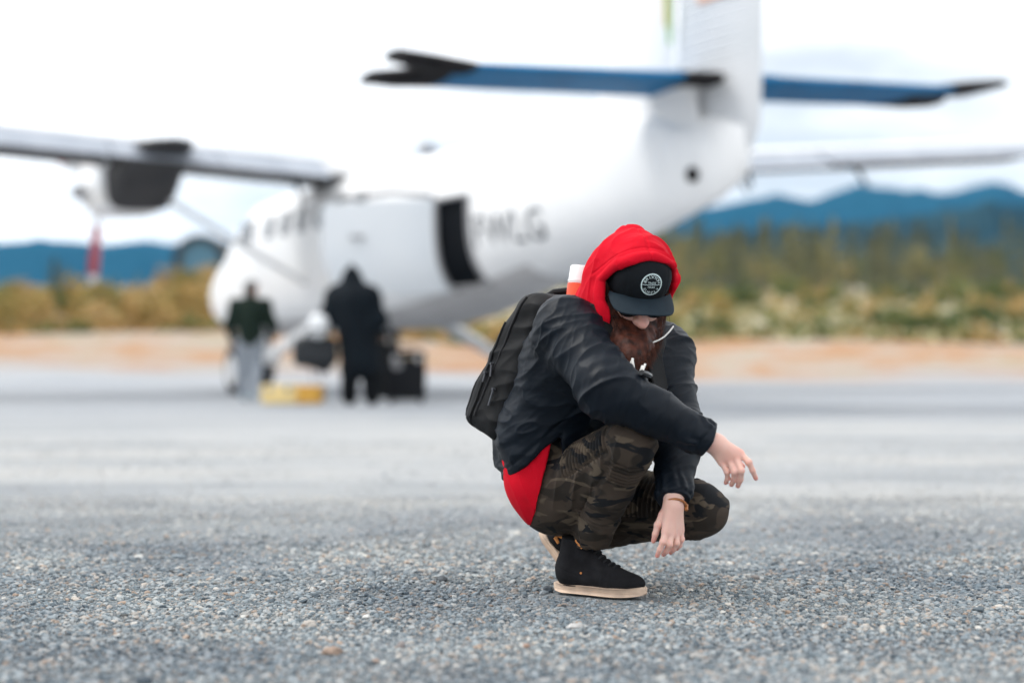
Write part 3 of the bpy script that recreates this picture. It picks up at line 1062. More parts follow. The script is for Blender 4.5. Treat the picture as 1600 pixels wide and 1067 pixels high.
def place(protos, spots, **k):
    rng = np.random.default_rng(len(spots))
    used = set()
    for (x, y, sc) in spots:
        i = int(rng.integers(len(protos)))
        o = protos[i]
        if i in used:
            o = copy_tree(o)
        used.add(i)
        o.location = (x, y, float(terrain_z(x, y)) - 0.05)
        o.rotation_euler = (0, 0, rng.uniform(0, 6.28))
        o.scale = (sc * rng.uniform(.85, 1.15), sc * rng.uniform(.85, 1.15), sc)
        tag(o, **k)
    for i, o in enumerate(protos):
        if i not in used:
            for ch in list(o.children): bpy.data.objects.remove(ch)
            bpy.data.objects.remove(o)


def at_px(px, Y):
    return (px - 800) / FPX * Y


rng = np.random.default_rng(21)
# right: long stand of spruces behind the meadow
spots = []
while len(spots) < 140:
    Y = rng.uniform(135, 235)
    px = rng.uniform(1020, 1680)
    spots.append((at_px(px, Y), Y, rng.uniform(0.55, 1.08) * (1.0 + (Y - 135) / 260)))
place([make_spruce(6.3, s) for s in (1, 2, 3, 4)], spots, label="slender dark spruce in the stand beyond the meadow to the right", cat="tree", group="spruces in the stand right of the aircraft")
def make_birch(h, seed):
    rng = np.random.default_rng(seed)
    root = empty("birch_tree")
    mb = MB()
    mb.tube([(0, 0, -0.4), (0.03 * h, 0, h * .4), (0.0, 0.02 * h, h * .9)], [0.016 * h, 0.011 * h, 0.003 * h], 6)
    for k in range(4):
        a = rng.uniform(0, 6.28); z = rng.uniform(.35, .6) * h
        mb.tube([(0.02 * h, 0, z), (.14 * h * math.cos(a), .14 * h * math.sin(a), z + .18 * h)], [0.006 * h, .002 * h], 5)
    mb.build("trunk", M_bark, root)
    lobes = [(rng.normal() * .10 * h, rng.normal() * .10 * h, rng.uniform(.38, .85) * h, rng.uniform(.08, .16) * h) for _ in range(9)]
    def pt(rng):
        c = lobes[rng.integers(len(lobes))]
        v = rng.normal(size=3); v /= np.linalg.norm(v); v *= rng.uniform(.2, 1) ** .5
        return (c[0] + v[0] * c[3], c[1] + v[1] * c[3], c[2] + v[2] * c[3])
    V, F = leaf_mesh(rng, 380, pt, 0.026 * h)
    mesh_obj("crown", V, F, M_birch, root, smooth=False)
    return root
M_birch = veg_mat("yellow_green_birch_leaves", [(0.08, 0.105, 0.05), (0.14, 0.155, 0.065), (0.24, 0.22, 0.09), (0.32, 0.25, 0.11)], 0.4)
spots = []
while len(spots) < 34:
    Y = rng.uniform(122, 190); px = rng.uniform(1020, 1680)
    spots.append((at_px(px, Y), Y, rng.uniform(0.55, 1.15) * Y / 150))
place([make_birch(4.8, s) for s in (71, 72, 73, 74)], spots, label="yellow green birch among the spruces beyond the meadow to the right", cat="tree", group="birches in front of the spruce stand")
# left: a few small spruces standing in the heath
spots = [(at_px(px, Y), Y, sc) for px, Y, sc in ((84, 75, .40), (100, 78, .36), (180, 95, .32), (312, 72, .30), (30, 110, .3), (215, 120, .3), (-60, 90, .4))]
for (x, y, sc), s, lab in zip(spots, range(11, 18), ("bushy dark spruce left of the propeller blade, larger of a close pair", "slimmer dark spruce right beside the bushy one left of the propeller",
        "small spruce on the heath between the propeller blade and the hut", "small dark spruce on the heath just left of the aircraft nose", "small spruce at the far left edge of the heath",
        "small spruce farther back on the heath below the engine", "spruce past the left end of the heath, leftmost of the small spruces")):
    t = make_spruce(6.3, s)
    t.location = (x, y, float(terrain_z(x, y)) - 0.05); t.scale = (sc * 1.2, sc * 1.2, sc)
    tag(t, lab, "tree", "small spruces on the left heath")
spots = []
for _ in range(120):
    Y = 60 + 68 * rng.uniform() ** 1.4; spots.append((at_px(rng.uniform(-60, 350) if _ < 85 else rng.uniform(-520, -60), Y), Y, rng.uniform(.6, 1.3)))
for px in np.linspace(250, 350, 9):
    spots.append((at_px(px, 126), 126 + rng.uniform(-3, 3), 1.7))
place([make_shrub(M_shrub_o, s, "shrub", 1.0, 1.3) for s in (31, 32, 33, 34)], spots, label="orange and olive autumn shrub on the heath left of the aircraft", cat="shrub", group="autumn shrubs on the left heath")
spots = []
for _ in range(75):
    Y = rng.choice([rng.uniform(68, 80), rng.uniform(105, 130)]); spots.append((at_px(rng.uniform(1030, 1660), Y), Y, rng.uniform(.5, 1.0) * (1 if Y < 80 else 1.7)))
place([make_shrub(M_shrub_g, s, "shrub", 1.0, 1.1) for s in (41, 42, 43, 44)], spots, label="low green shrub in the meadow right of the aircraft", cat="shrub", group="green shrubs in the right meadow")
spots = []
for _ in range(40):
    Y = rng.uniform(68, 125); spots.append((at_px(rng.uniform(1030, 1660), Y), Y, rng.uniform(.5, 1.2)))
place([make_shrub(M_shrub_o, s, "shrub", 0.8, 1.5) for s in (51, 52, 53)], spots, label="yellow brown shrub in the meadow right of the aircraft", cat="shrub", group="yellowing shrubs in the right meadow")


spots = []
for _ in range(26):
    Y = rng.uniform(64, 110); spots.append((at_px(rng.uniform(-40, 345), Y), Y, rng.uniform(.6, 1.25)))
place([make_shrub(M_shrub_g, s, "shrub", 0.9, 1.5) for s in (61, 62, 63)], spots, label="dark green bush among the autumn shrubs left of the aircraft", cat="shrub", group="green bushes on the left heath")


def heath_tufts():
    rng = np.random.default_rng(77)
    V, F, FM = [], [], []
    for _ in range(8500):
        Y = 64 + 100 * rng.uniform() ** 1.5
        x = rng.uniform(-0.60, 0.50) * Y
        if x < 0: Y -= 5 * (1 - (Y - 64) / 100)
        z = float(terrain_z(x, Y))
        w = rng.uniform(.15, .5); h = rng.uniform(.12, .5)
        mi = 0 if (x < 0) != (rng.uniform() < .3) else 1
        if x > 0 and rng.uniform() < .45: mi = 2
        for _k in range(3):
            a = rng.uniform(0, 6.28); d = np.array([math.cos(a), math.sin(a), 0]) * w
            q = rng.normal(size=2) * .2
            k = len(V)
            V += [(x - d[0], Y - d[1], z - .03), (x + d[0], Y + d[1], z - .03), (x + q[0], Y + q[1], z + h)]
            F.append((k, k + 1, k + 2)); FM.append(mi)
    o = mesh_obj("heath_growth", V, F, None, None, smooth=False, mats=[M_shrub_o, M_shrub_g, veg_mat("pale_dry_grass", [(0.30, 0.30, 0.12), (0.42, 0.38, 0.20), (0.50, 0.45, 0.30)], 0.8)], fmat=FM)
    tag(o, "low orange and green heath growth covering the slopes beyond the strip", None, None, "stuff")
heath_tufts()
# ------------------------------------------------------------------ two people and luggage by the aircraft
M_skin_far = mk("skin_far", (0.42, 0.22, 0.15), rough=0.6)
M_green = mk("dark_green_jacket_cloth", (0.007, 0.015, 0.0105), (0.012, 0.022, 0.016), scale=8, spec=.15, rough=0.85, bump=0.4, bscale=12, bdist=0.03)
M_greyt = mk("grey_trouser_cloth", (0.22, 0.25, 0.29), (0.30, 0.33, 0.37), scale=6, rough=0.85, bump=0.4, bscale=14, bdist=0.03)
M_parka = mk("black_blue_parka_cloth", (0.003, 0.005, 0.008), (0.005, 0.009, 0.013), scale=5, spec=.15, rough=0.85, bump=0.5, bscale=9, bdist=0.04)
M_dark = mk("dark_trouser_cloth", (0.0035, 0.004, 0.005), (0.005, 0.006, 0.0075), scale=8, spec=.15, rough=0.9)
M_hair = mk("dark_brown_hair", (0.02, 0.012, 0.008), (0.035, 0.02, 0.014), scale=40, rough=0.7)
M_shoe_far = mk("pale_blue_trainer", (0.25, 0.32, 0.36), (0.35, 0.4, 0.44), scale=20, rough=0.7)
M_palecap = mk("pale_grey_cap_cloth", (0.10, 0.10, 0.10), (0.14, 0.14, 0.14), scale=20, rough=0.9)


def walker():
    c = P(391, 560, Y=24.3)
    r = empty("person", (c[0], c[1], 0.0), R(4), label="person in dark green jacket and light grey trousers walking towards the aircraft", cat="person")
    # local: +y away from the camera (walking direction), x to the right
    Jt = dict(pel=(0, 0, .92), ch=(0, .03, 1.28), nk=(0, .05, 1.46), hd=(0.01, .06, 1.60),
              lh=(-.10, 0, .88), rh=(.10, 0, .88), lk=(-.11, .10, .48), rk=(.09, .02, .48), la=(-.09, .02, .09), ra=(.08, -.22, .11),
              ls=(-.21, .02, 1.40), rs=(.21, .02, 1.40), le=(-.30, -.02, 1.12), re=(.31, .02, 1.12), lw=(-.27, .12, .90), rw=(.28, .18, .93))
    J = {k: np.array(v) for k, v in Jt.items()}
    def body(p, o=0.0):
        t = sm(.08, cap(p, J['pel'], J['ch'], .13 + o, .15 + o), cap(p, J['ls'], J['rs'], .08 + o), cap(p, J['ch'], J['nk'], .12 + o, .07 + o))
        t = sm(.03, t, cap(p, J['nk'], J['hd'], .055 + o), ell(p, J['hd'] + [0, 0, .03], np.array([.092, .112, .13]) + o))
        for s in 'lr':
            t = sm(.04, t, cap(p, J[s + 's'], J[s + 'e'], .06 + o, .05 + o), cap(p, J[s + 'e'], J[s + 'w'], .048 + o, .032 + o))
            t = sm(.02, t, cap(p, J[s + 'w'], J[s + 'w'] + [0, .04, -.10], .032 + o, .024 + o))
            t = sm(.05, t, cap(p, J[s + 'h'], J[s + 'k'], .085 + o, .06 + o), cap(p, J[s + 'k'], J[s + 'a'], .058 + o, .042 + o))
            t = sm(.03, t, cap(p, J[s + 'a'], J[s + 'a'] + [0, .14, -.04], .045 + o, .035 + o))
        return sm(.012, t, ell(p, J['hd'] + [.05, .10, .01], [.03, .04, .04]))
    b = sdf_obj("body", body, (-.5, -.4, -.02), (.5, .5, 1.8), .016, M_skin_far, r)
    def jac(p):
        t = sm(.09, cap(p, J['pel'] + [0, 0, .02], J['ch'], .185, .20), cap(p, J['ls'], J['rs'], .115), cap(p, J['ch'], J['nk'], .15, .085))
        for s in 'lr':
            t = sm(.05, t, cap(p, J[s + 's'], J[s + 'e'], .095, .085), cap(p, J[s + 'e'], J[s + 'w'], .08, .055))
        t = t + .012 * perlin(p * [9, 9, 14])
        return np.maximum(np.maximum(t, .82 - p[:, 2]), p[:, 2] - 1.53)
    sdf_obj("jacket", jac, (-.55, -.4, .75), (.55, .45, 1.6), .018, M_green, r)
    def tro(p):
        t = cap(p, J['pel'] - [0, 0, .02], J['pel'] + [0, 0, .03], .15)
        for s in 'lr':
            t = sm(.06, t, cap(p, J[s + 'h'], J[s + 'k'], .115, .085), cap(p, J[s + 'k'], J[s + 'a'], .085, .07))
        return np.maximum(t + .010 * perlin(p * 13), .07 - p[:, 2])
    sdf_obj("trousers", tro, (-.35, -.45, .03), (.35, .35, 1.1), .016, M_greyt, r)
    for s in 'lr':
        a = J[s + 'a']
        sdf_obj("shoe", lambda p: np.maximum(sm(.04, cap(p, a + [0, -.04, -.03], a + [0, .16, -.05], .052, .045), cap(p, a, a + [0, 0, .04], .05)), -p[:, 2]), a + [-.15, -.2, -.12], a + [.15, .3, .15], .014, M_shoe_far, r)
    hd = J['hd'] + [0, 0, .03]
    sdf_obj("hair", lambda p: np.maximum(ell(p, hd + [-.008, -.010, -.01], (.100, .120, .136)), np.maximum(np.maximum(p[:, 1] - hd[1] - .03, p[:, 2] - hd[2] - .05), p[:, 0] - hd[0] - .045)), hd - .2, hd + .2, .014, M_hair, r)
    def fcap(p):
        t = np.maximum(ell(p, hd + [0, 0, .012], (.108, .126, .142)), hd[2] + .045 - p[:, 2])
        return smin(t, np.maximum(ell(p, hd + [.02, .12, .052], (.07, .08, .014)), -1), .01)
    sdf_obj("cap", fcap, hd - .25, hd + .28, .012, M_palecap, r)
walker()


def hooded():
    c = P(560, 560, Y=22.6)
    r = empty("person", (c[0], c[1], 0.0), R(-10), label="person in baggy black hooded parka standing beside the black luggage cases", cat="person")
    J = {k: np.array(v, float) for k, v in dict(pel=(0.02, 0, .95), ch=(-.06, .02, 1.35), nk=(-.09, .04, 1.56), hd=(-.11, .07, 1.72), lh=(-.11, 0, .9), rh=(.14, 0, .9),
         lk=(-.12, .03, .5), rk=(.16, .05, .5), la=(-.13, 0, .09), ra=(.18, .02, .09), ls=(-.30, .02, 1.46), rs=(.14, .02, 1.46), le=(-.45, -.02, 1.17), re=(.27, 0, 1.15), lw=(-.50, .02, 1.06), rw=(.16, .24, 1.1)).items()}
    def body(p, o=0.0):
        t = sm(.08, cap(p, J['pel'], J['ch'], .13, .15), cap(p, J['ls'], J['rs'], .08), cap(p, J['ch'], J['nk'], .12, .07))
        t = sm(.03, t, cap(p, J['nk'], J['hd'], .055), ell(p, J['hd'], (.08, .10, .12)))
        for s in 'lr':
            t = sm(.04, t, cap(p, J[s + 's'], J[s + 'e'], .06, .05), cap(p, J[s + 'e'], J[s + 'w'], .048, .032), cap(p, J[s + 'w'], J[s + 'w'] + [0, .07, -.07], .03, .024))
            t = sm(.05, t, cap(p, J[s + 'h'], J[s + 'k'], .085, .06), cap(p, J[s + 'k'], J[s + 'a'], .058, .042), cap(p, J[s + 'a'], J[s + 'a'] + [0, .14, -.04], .045, .035))
        return t
    sdf_obj("body", body, (-.6, -.35, -.02), (.6, .5, 1.9), .018, M_skin_far, r)
    def parka(p):
        t = sm(.14, cap(p, (.03, 0, .55), J['ch'], .27, .29), cap(p, J['ls'], J['rs'], .17), cap(p, J['ch'], J['nk'], .20, .12))
        t = sm(.09, t, cap(p, J['nk'] - [0, 0, .04], J['hd'] + [0, -.02, .03], .16, .125), cap(p, J['hd'], J['hd'] + [0.0, -.03, .18], .10, .025))
        for s in 'lr':
            t = sm(.08, t, cap(p, J[s + 's'], J[s + 'e'], .15, .13), cap(p, J[s + 'e'], J[s + 'w'], .125, .085))
        t = t + .02 * perlin(p * [6, 6, 4])
        face = ell(p, J['hd'] + [0, .14, -.01], (.085, .12, .12))
        return np.maximum(np.maximum(t, .40 - p[:, 2]), -face)
    sdf_obj("parka", parka, (-.85, -.55, .30), (.85, .65, 2.05), .02, M_parka, r)
    def tro(p):
        t = cap(p, J['pel'] - [.05, 0, .05], J['pel'], .17)
        for s in 'lr':
            t = sm(.07, t, cap(p, J[s + 'h'], J[s + 'k'], .155, .13), cap(p, J[s + 'k'], J[s + 'a'], .13, .11))
        return np.maximum(t + .012 * perlin(p * 10), .06 - p[:, 2])
    sdf_obj("trousers", tro, (-.45, -.35, .03), (.5, .35, 1.1), .018, M_dark, r)
    for s in 'lr':
        a = J[s + 'a']
        sdf_obj("boot", lambda p: np.maximum(sm(.05, cap(p, a + [0, -.04, -.03], a + [0, .17, -.045], .06, .05), cap(p, a, a + [0, 0, .1], .06)), -p[:, 2]), a + [-.15, -.2, -.12], a + [.15, .35, .25], .016, M_dark, r)
    # bag hanging from the left hand, white bundle on top of it
    b = empty("duffel_bag", (c[0] - .60, c[1] - .05, .50), R(12), label="black duffel bag hanging at the left side of the hooded person", cat="bag")
    M_bag = mk("black_bag_cloth", (0.008, 0.010, 0.013), (0.013, 0.016, 0.02), scale=9, rough=0.7, bump=.3, bscale=15)
    sdf_obj("bag_body", lambda p: sm(.05, rbox(p, (.02, 0, .22), (.30, .17, .20), .11) + .012 * perlin(p * 9), cap(p, (-.05, 0, .1), (.15, 0, .02), .09)), (-.45, -.35, -.15), (.5, .35, .6), .018, M_bag, b)
    mb = MB(); mb.tube([(-.14, 0, .40), (-.04, 0, .55), (.12, .02, .62), (.24, .02, .55), (.18, 0, .40)], .018, 6); mb.build("strap", M_bag, b)
    mb = MB()
    for x in (-.05, .06): mb.tube([(x, -.02, .02), (x + .03, -.03, -.10), (x + .05, -.03, -.2)], [.012, .009, .004], 5)
    mb.build("loose_strap", M_bag, b)
    w = empty("bundle", (c[0] - .52, c[1] - .22, .90), 0, label="white round bundle resting on top of the black duffel bag", cat="bundle")
    M_wb = mk("white_bundle_cloth", (0.78, 0.79, 0.80), (0.66, 0.68, 0.70), scale=8, rough=0.7)
    sdf_obj("roll", lambda p: ell(p, (0, 0, .17), (.14, .12, .175)) + .008 * perlin(p * 14), (-.2, -.2, -.05), (.2, .2, .4), .014, M_wb, w)
    mb = MB(); mb.lathe([(.10, .125), (.10, .137), (.125, .140), (.125, .128)], (0, 0, 0), 'Z', 20); mb.build("band", M_dark, w)
hooded()


def hard_case(px, py, wpx, hpx, Y, depth, name, label, m1, rz=0.0, cat="case", lid=None, disc=False):
    k = Y / FPX
    c = P(px, 560, Y=Y)
    r = empty(name, (c[0], c[1], 0.0), rz, label=label, cat=cat)
    w, h = wpx * k, hpx * k
    mb = MB(); mb.box((0, 0, .05 + (h - .05) * .42), (w, depth, (h - .05) * .84), bevel=.035); mb.build("case_body", m1, r)
    mb = MB(); mb.box((0, 0, .05 + (h - .05) * .925), (w * 1.01, depth * 1.02, (h - .05) * .145), bevel=.03); mb.build("lid", lid or m1, r)
    for sx in (-1, 1):
        mb = MB(); mb.box((sx * w * .3, -depth / 2 - .012, .05 + (h - .05) * .84), (.06, .02, .09), bevel=.006); mb.build("latch", M_metal, r)
        mb = MB(); mb.lathe([(-.025, .01), (-.025, .045), (.025, .045), (.025, .01)], (sx * w * .38, -depth * .3, .047), 'X', 14); mb.build("castor", M_tyre, r)
        mb = MB(); mb.lathe([(-.025, .01), (-.025, .045), (.025, .045), (.025, .01)], (sx * w * .38, depth * .3, .047), 'X', 14); mb.build("castor", M_tyre, r)
    mb = MB(); mb.tube([(-.11, 0, h - .01), (-.10, 0, h + .05), (.10, 0, h + .05), (.11, 0, h - .01)], .014, 8); mb.build("handle", M_dark, r)
    if disc:
        mb = MB(); mb.lathe([(-.012, .002), (-.012, .07), (.0, .075), (.01, .075)], (-w * .22, -depth / 2 - .012, h * .74), 'Y', 20); mb.build("round_badge", M_grey, r)
    return r
M_case = mk("black_case_shell", (0.0045, 0.005, 0.007), (0.007, 0.0075, 0.010), scale=9, spec=.2, rough=0.65, bump=.1, bscale=30)
M_case2 = mk("charcoal_case_shell", (0.005, 0.006, 0.007), (0.007, 0.008, 0.010), scale=9, spec=.2, rough=0.7)
hard_case(634, 585, 62, 82, 23.4, .42, "luggage_case", "black hard case with a grey round badge at the right of the luggage", M_case, R(4), disc=True)
hard_case(598, 570, 44, 112, 24.4, .45, "luggage_case", "taller dark case between the hooded person and the badged case", M_case2, R(-6))
def yellow_box():
    Y = 22.9; k = Y / FPX
    c = P(458, 560, Y=Y)
    r = empty("cargo_box", (c[0], c[1], 0), R(-3), label="low yellow cargo box with an amber end lying on the gravel", cat="box")
    M_y = mk("pale_yellow_plastic", (0.75, 0.56, 0.22), (0.80, 0.62, 0.30), scale=5, rough=0.5)
    M_a = mk("amber_plastic", (0.62, 0.31, 0.03), (0.66, 0.36, 0.05), scale=5, rough=0.5)
    w = 92 * k; h = 31 * k
    mb = MB(); mb.box((-w * .20, 0, h * .46 + .01), (w * .60, .40, h * .88), bevel=.02); mb.build("box_body", M_y, r)
    mb = MB(); mb.box((w * .305, 0, h * .46 + .01), (w * .395, .39, h * .86), bevel=.02); mb.build("box_end", M_a, r)
    mb = MB(); mb.box((-w * .20, 0, h * .95), (w * .61, .41, h * .09), bevel=.01); mb.build("lid", M_y, r)
    mb = MB(); mb.box((w * .305, 0, h * .93), (w * .40, .40, h * .07), bevel=.008); mb.build("end_lid", M_a, r)
    for x in (-.35, -.05):
        mb = MB(); mb.box((w * x, -.21, h * .8), (.07, .02, .07), bevel=.006); mb.build("latch", M_grey, r)
yellow_box()
# ------------------------------------------------------------------ the crouching person: skeleton
J = dict(
    pel=P(866, 762, .10), hr=P(872, 768, .04), hl=P(905, 775, .19), kr=P(986, 694, -.28), ar=P(917, 850, -.01), kl=P(1098, 797, -.04), al=P(903, 842, .24),
    waist=P(876, 676, .08), chest=P(930, 570, -.02), neck=P(962, 508, -.07), head=P(990, 448, -.14),
    sr=P(886, 514, -.20), er=P(950, 606, -.35), wr=P(1113, 692, -.33), sl=P(1036, 552, .05), el=P(1058, 684, -.10), wl=P(1052, 786, -.24))
hp = np.array([.80, -.60, 0]); lp = np.array([.60, .80, 0])          # pelvis heading and its left
lc = np.array([.77, .64, 0])                                          # left of the chest
person = empty("person", (P(905, 930, .05)[0], 4.45, 0.0), 0, label="crouching bearded person in red hood, black cap and camouflage trousers", cat="person")
PO = np.array(person.location)


def world_obj(o):
    """geometry was written in place coordinates: move it under the person's base point"""
    o.data.transform(Matrix.Translation(-Vector(PO)))
    return o


# head frame: x to the image right (the person's left), y forward, z up
yaw, pitch, roll = R(13), R(30), R(-2)
ef = np.array([math.sin(yaw) * math.cos(pitch), -math.cos(yaw) * math.cos(pitch), -math.sin(pitch)])
ex = np.array([math.cos(yaw), math.sin(yaw), 0.0])
eu = np.cross(ef, ex); eu = eu if eu[2] > 0 else -eu
ex, eu = ex * math.cos(roll) + eu * math.sin(roll), eu * math.cos(roll) - ex * math.sin(roll)
HM = np.stack([ex, ef, eu], 1)
HC = J['head']
toH = lambda p: (p - HC) @ HM
fromH = lambda q: np.asarray(q) @ HM.T + HC


def torso(p, o):
    """trunk grown by o metres"""
    wr_, wl_ = J['waist'] - lp * .075, J['waist'] + lp * .075
    cr_, cl_ = J['chest'] - lc * .085, J['chest'] + lc * .085
    t = sm(.09, cap(p, J['hr'], wr_, .115 + o, .095 + o), cap(p, J['hl'], wl_, .115 + o, .095 + o), cap(p, wr_, cr_, .095 + o, .10 + o), cap(p, wl_, cl_, .095 + o, .10 + o),
           cap(p, cr_, J['sr'], .10 + o, .06 + o), cap(p, cl_, J['sl'], .10 + o, .06 + o), cap(p, J['chest'], J['neck'], .10 + o, .065 + o))
    return t


# ---- hands: chains of (photo x, photo y, depth offset, radius); coordinates trace the pose, thickness is real
Yr, Yl = -.33, -.24
R_FINGERS = {
    'index': [(1156, 708, Yr - .005, .0105), (1170, 722, Yr - .018, .0088), (1176, 735, Yr - .012, .0078), (1181, 747, Yr, .0066)],
    'middle': [(1150, 714, Yr - .008, .0108), (1158, 735, Yr - .028, .0092), (1157, 749, Yr - .010, .0080), (1153, 759, Yr + .010, .0068)],
    'ring': [(1140, 719, Yr - .004, .0105), (1147, 737, Yr - .022, .0088), (1147, 749, Yr - .004, .0078), (1143, 757, Yr + .016, .0066)],
    'little': [(1128, 722, Yr + .004, .0098), (1136, 737, Yr - .008, .0080), (1137, 747, Yr + .006, .0070), (1134, 754, Yr + .020, .0060)],
    'thumb': [(1128, 700, Yr + .030, .0125), (1148, 716, Yr + .045, .0105), (1160, 728, Yr + .045, .0082)]}
L_FINGERS = {
    'index': [(1040, 830, Yl - .022, .0105), (1036, 846, Yl - .030, .0090), (1031, 858, Yl - .024, .0078), (1027, 868, Yl - .014, .0064)],
    'middle': [(1049, 833, Yl - .016, .0108), (1046, 850, Yl - .026, .0092), (1041, 861, Yl - .012, .0078), (1037, 866, Yl + .004, .0066)],
    'ring': [(1057, 832, Yl - .002, .0104), (1057, 848, Yl - .010, .0088), (1052, 858, Yl + .004, .0076), (1048, 863, Yl + .018, .0064)],
    'little': [(1063, 828, Yl + .014, .0096), (1065, 842, Yl + .010, .0080), (1062, 852, Yl + .020, .0068), (1058, 857, Yl + .030, .0058)],
    'thumb': [(1036, 804, Yl + .002, .0125), (1028, 820, Yl - .004, .0105), (1024, 834, Yl - .004, .0088), (1021, 845, Yl + .002, .0068)]}


def hand(p, wrist, fing, palm_pts):
    t = cap(p, wrist[0], wrist[1], .025, .024)
    for a, b, ra, rb in palm_pts:
        t = smin(t, cap(p, a, b, ra * .80, rb * .90), .010)
    for nme, ch in fing.items():
        q = [(P(x, y, d), r) for x, y, d, r in ch]
        f = None
        for (a, ra), (b, rb) in zip(q[:-1], q[1:]):
            c = cap(p, a, b, ra * .88, rb * .88)
            f = c if f is None else smin(f, c, .004)
        f = smin(f, np.linalg.norm(p - q[1][0], axis=1) - q[1][1] * .95, .003)
        t = smin(t, f, .0035)
    return t


def hands(p):
    wR = J['wr']
    rk = {k: P(*v[0][:3]) for k, v in R_FINGERS.items()}
    w1 = P(1120, 692, Yr)
    a = hand(p, (P(1095, 682, Yr), w1), R_FINGERS,
             [(P(1124, 691, Yr - .004), rk['index'], .019, .0125), (P(1120, 694, Yr - .006), rk['middle'], .020, .013), (P(1117, 697, Yr - .002), rk['ring'], .019, .0125),
              (P(1115, 700, Yr + .004), rk['little'], .018, .012), (P(1120, 692, Yr + .012), rk['thumb'], .02, .0135)])
    lk = {k: P(*v[0][:3]) for k, v in L_FINGERS.items()}
    b = hand(p, (P(1053, 768, Yl + .01), P(1053, 788, Yl)), L_FINGERS,
             [(P(1047, 794, Yl - .008), lk['index'], .018, .0125), (P(1052, 794, Yl - .010), lk['middle'], .020, .013), (P(1056, 794, Yl - .004), lk['ring'], .019, .0125),
              (P(1059, 794, Yl + .004), lk['little'], .017, .012), (P(1047, 790, Yl), lk['thumb'], .018, .013)])
    return a, b


def head_sdf(p):
    q = toH(p)
    t = sm(.03, ell(q, (0, -.012, .028), (.076, .096, .090)), ell(q, (0, .025, -.04), (.060, .070, .080)), ell(q, (0, .045, -.095), (.040, .040, .03)))
    t = sm(.02, t, ell(q, (.036, .062, -.036), (.024, .022, .020)), ell(q, (-.036, .062, -.036), (.024, .022, .020)), ell(q, (0, .074, .020), (.052, .014, .012)))
    for s in (-1, 1):
        t = smax(t, -ell(q, (s * .032, .100, -.004), (.018, .016, .012)), .010)      # eye sockets
        t = smin(t, ell(q, (s * .032, .078, -.004), (.0125, .0125, .0115)), .003)
        t = smin(t, ell(q, (s * .032, .0815, .004), (.0145, .0115, .005)), .003)     # lids
        t = smin(t, ell(q, (s * .080, -.006, -.008), (.010, .019, .031)), .006)      # ears
        t = smin(t, ell(q, (s * .0125, .104, -.046), (.0095, .011, .008)), .006)     # nose wings
    nose = sm(.008, cap(q, (0, .090, .000), (0, .112, -.040), .009, .0135), ell(q, (0, .119, -.046), (.0135, .013, .0115)))
    t = smin(t, nose, .010)
    t = sm(.006, t, ell(q, (0, .094, -.068), (.026, .010, .0062)), ell(q, (0, .093, -.079), (.023, .0105, .0068)))
    t = smax(t, -ell(q, (0, .104, -.0735), (.022, .008, .0016)), .003)
    return t


def body_sdf(p):
    t = torso(p, -.045)
    t = smin(t, cap(p, J['neck'] - [0, 0, .02], fromH((0, -.02, -.03)), .056, .05), .03)
    t = smin(t, head_sdf(p), .02)
    for s, x in (('r', J['wr']), ('l', J['wl'])):
        t = smin(t, cap(p, J['s' + s], J['e' + s], .046, .038), .03)
        t = smin(t, cap(p, J['e' + s], x, .036, .024), .02)
        t = smin(t, cap(p, J['h' + s], J['k' + s], .080, .048), .03)
        t = smin(t, cap(p, J['k' + s], J['a' + s], .046, .030), .02)
    f = P(960, 925, -.05); f[2] = .045
    t = smin(t, cap(p, J['ar'] - [.004, 0, .02], f, .024, .018), .01)
    g = J['al'] + np.array([.07, -.05, -.06])
    t = smin(t, cap(p, J['al'], g, .024, .014), .008)
    a, b = hands(p)
    return sm(.008, t, a, b)


M_skin = mk("fair_skin", (0.70, 0.41, 0.34), (0.76, 0.50, 0.42), scale=14, rough=0.5, bump=0.12, bscale=160, bdist=0.002, sss=0.25)
_n, _l = M_skin.node_tree.nodes, M_skin.node_tree.links
_b = _n["Principled BSDF"]
_src = _b.inputs["Base Color"].links[0].from_socket
_at = _n.new("ShaderNodeAttribute"); _at.attribute_name = "flush"
_mx = _n.new("ShaderNodeMix"); _mx.data_type = 'RGBA'
_l.new(_at.outputs["Fac"], _mx.inputs[0]); _l.new(_src, _mx.inputs[6]); _mx.inputs[7].default_value = (0.66, 0.23, 0.19, 1)
_l.new(_mx.outputs[2], _b.inputs["Base Color"])
body = world_obj(sdf_obj("body", body_sdf, (-.05, 3.95, .03), (.80, 4.85, .98), .0034, M_skin, person))

_V = np.array([v.co[:] for v in body.data.vertices]) + PO
_fl = np.zeros(len(_V))
for ch in list(R_FINGERS.values()) + list(L_FINGERS.values()):
    for k, (x, y, d, r) in enumerate(ch):
        w, s = ((.55, .011), (.50, .009), (.55, .008), (1.0, .011))[min(k, 3) if k < len(ch) - 1 else 3]
        _fl = np.maximum(_fl, w * np.exp(-((_V - P(x, y, d)) ** 2).sum(1) / s ** 2))
_nq = toH(_V)
_fl = np.maximum(_fl, .8 * np.exp(-((_nq - np.array([0, .118, -.046])) ** 2).sum(1) / .018 ** 2))
_a = body.data.attributes.new("flush", 'FLOAT', 'POINT'); _a.data.foreach_set("value", _fl.astype(np.float32))

# ------------------------------------------------------------------ cloth helpers
def ridges(q, sharp=1.6):
    """soft valleys and narrower crests"""
    n = perlin(q)
    return np.clip(1 - np.abs(n) * 2, 0, 1) ** sharp * 0.5 + perlin(q * 2.1 + 5) * 0.25


def axis_coords(p, a, b):
    d = (b - a) / np.linalg.norm(b - a)
    t = (p - a) @ d
    r = p - a - t[:, None] * d
    return t, r, d


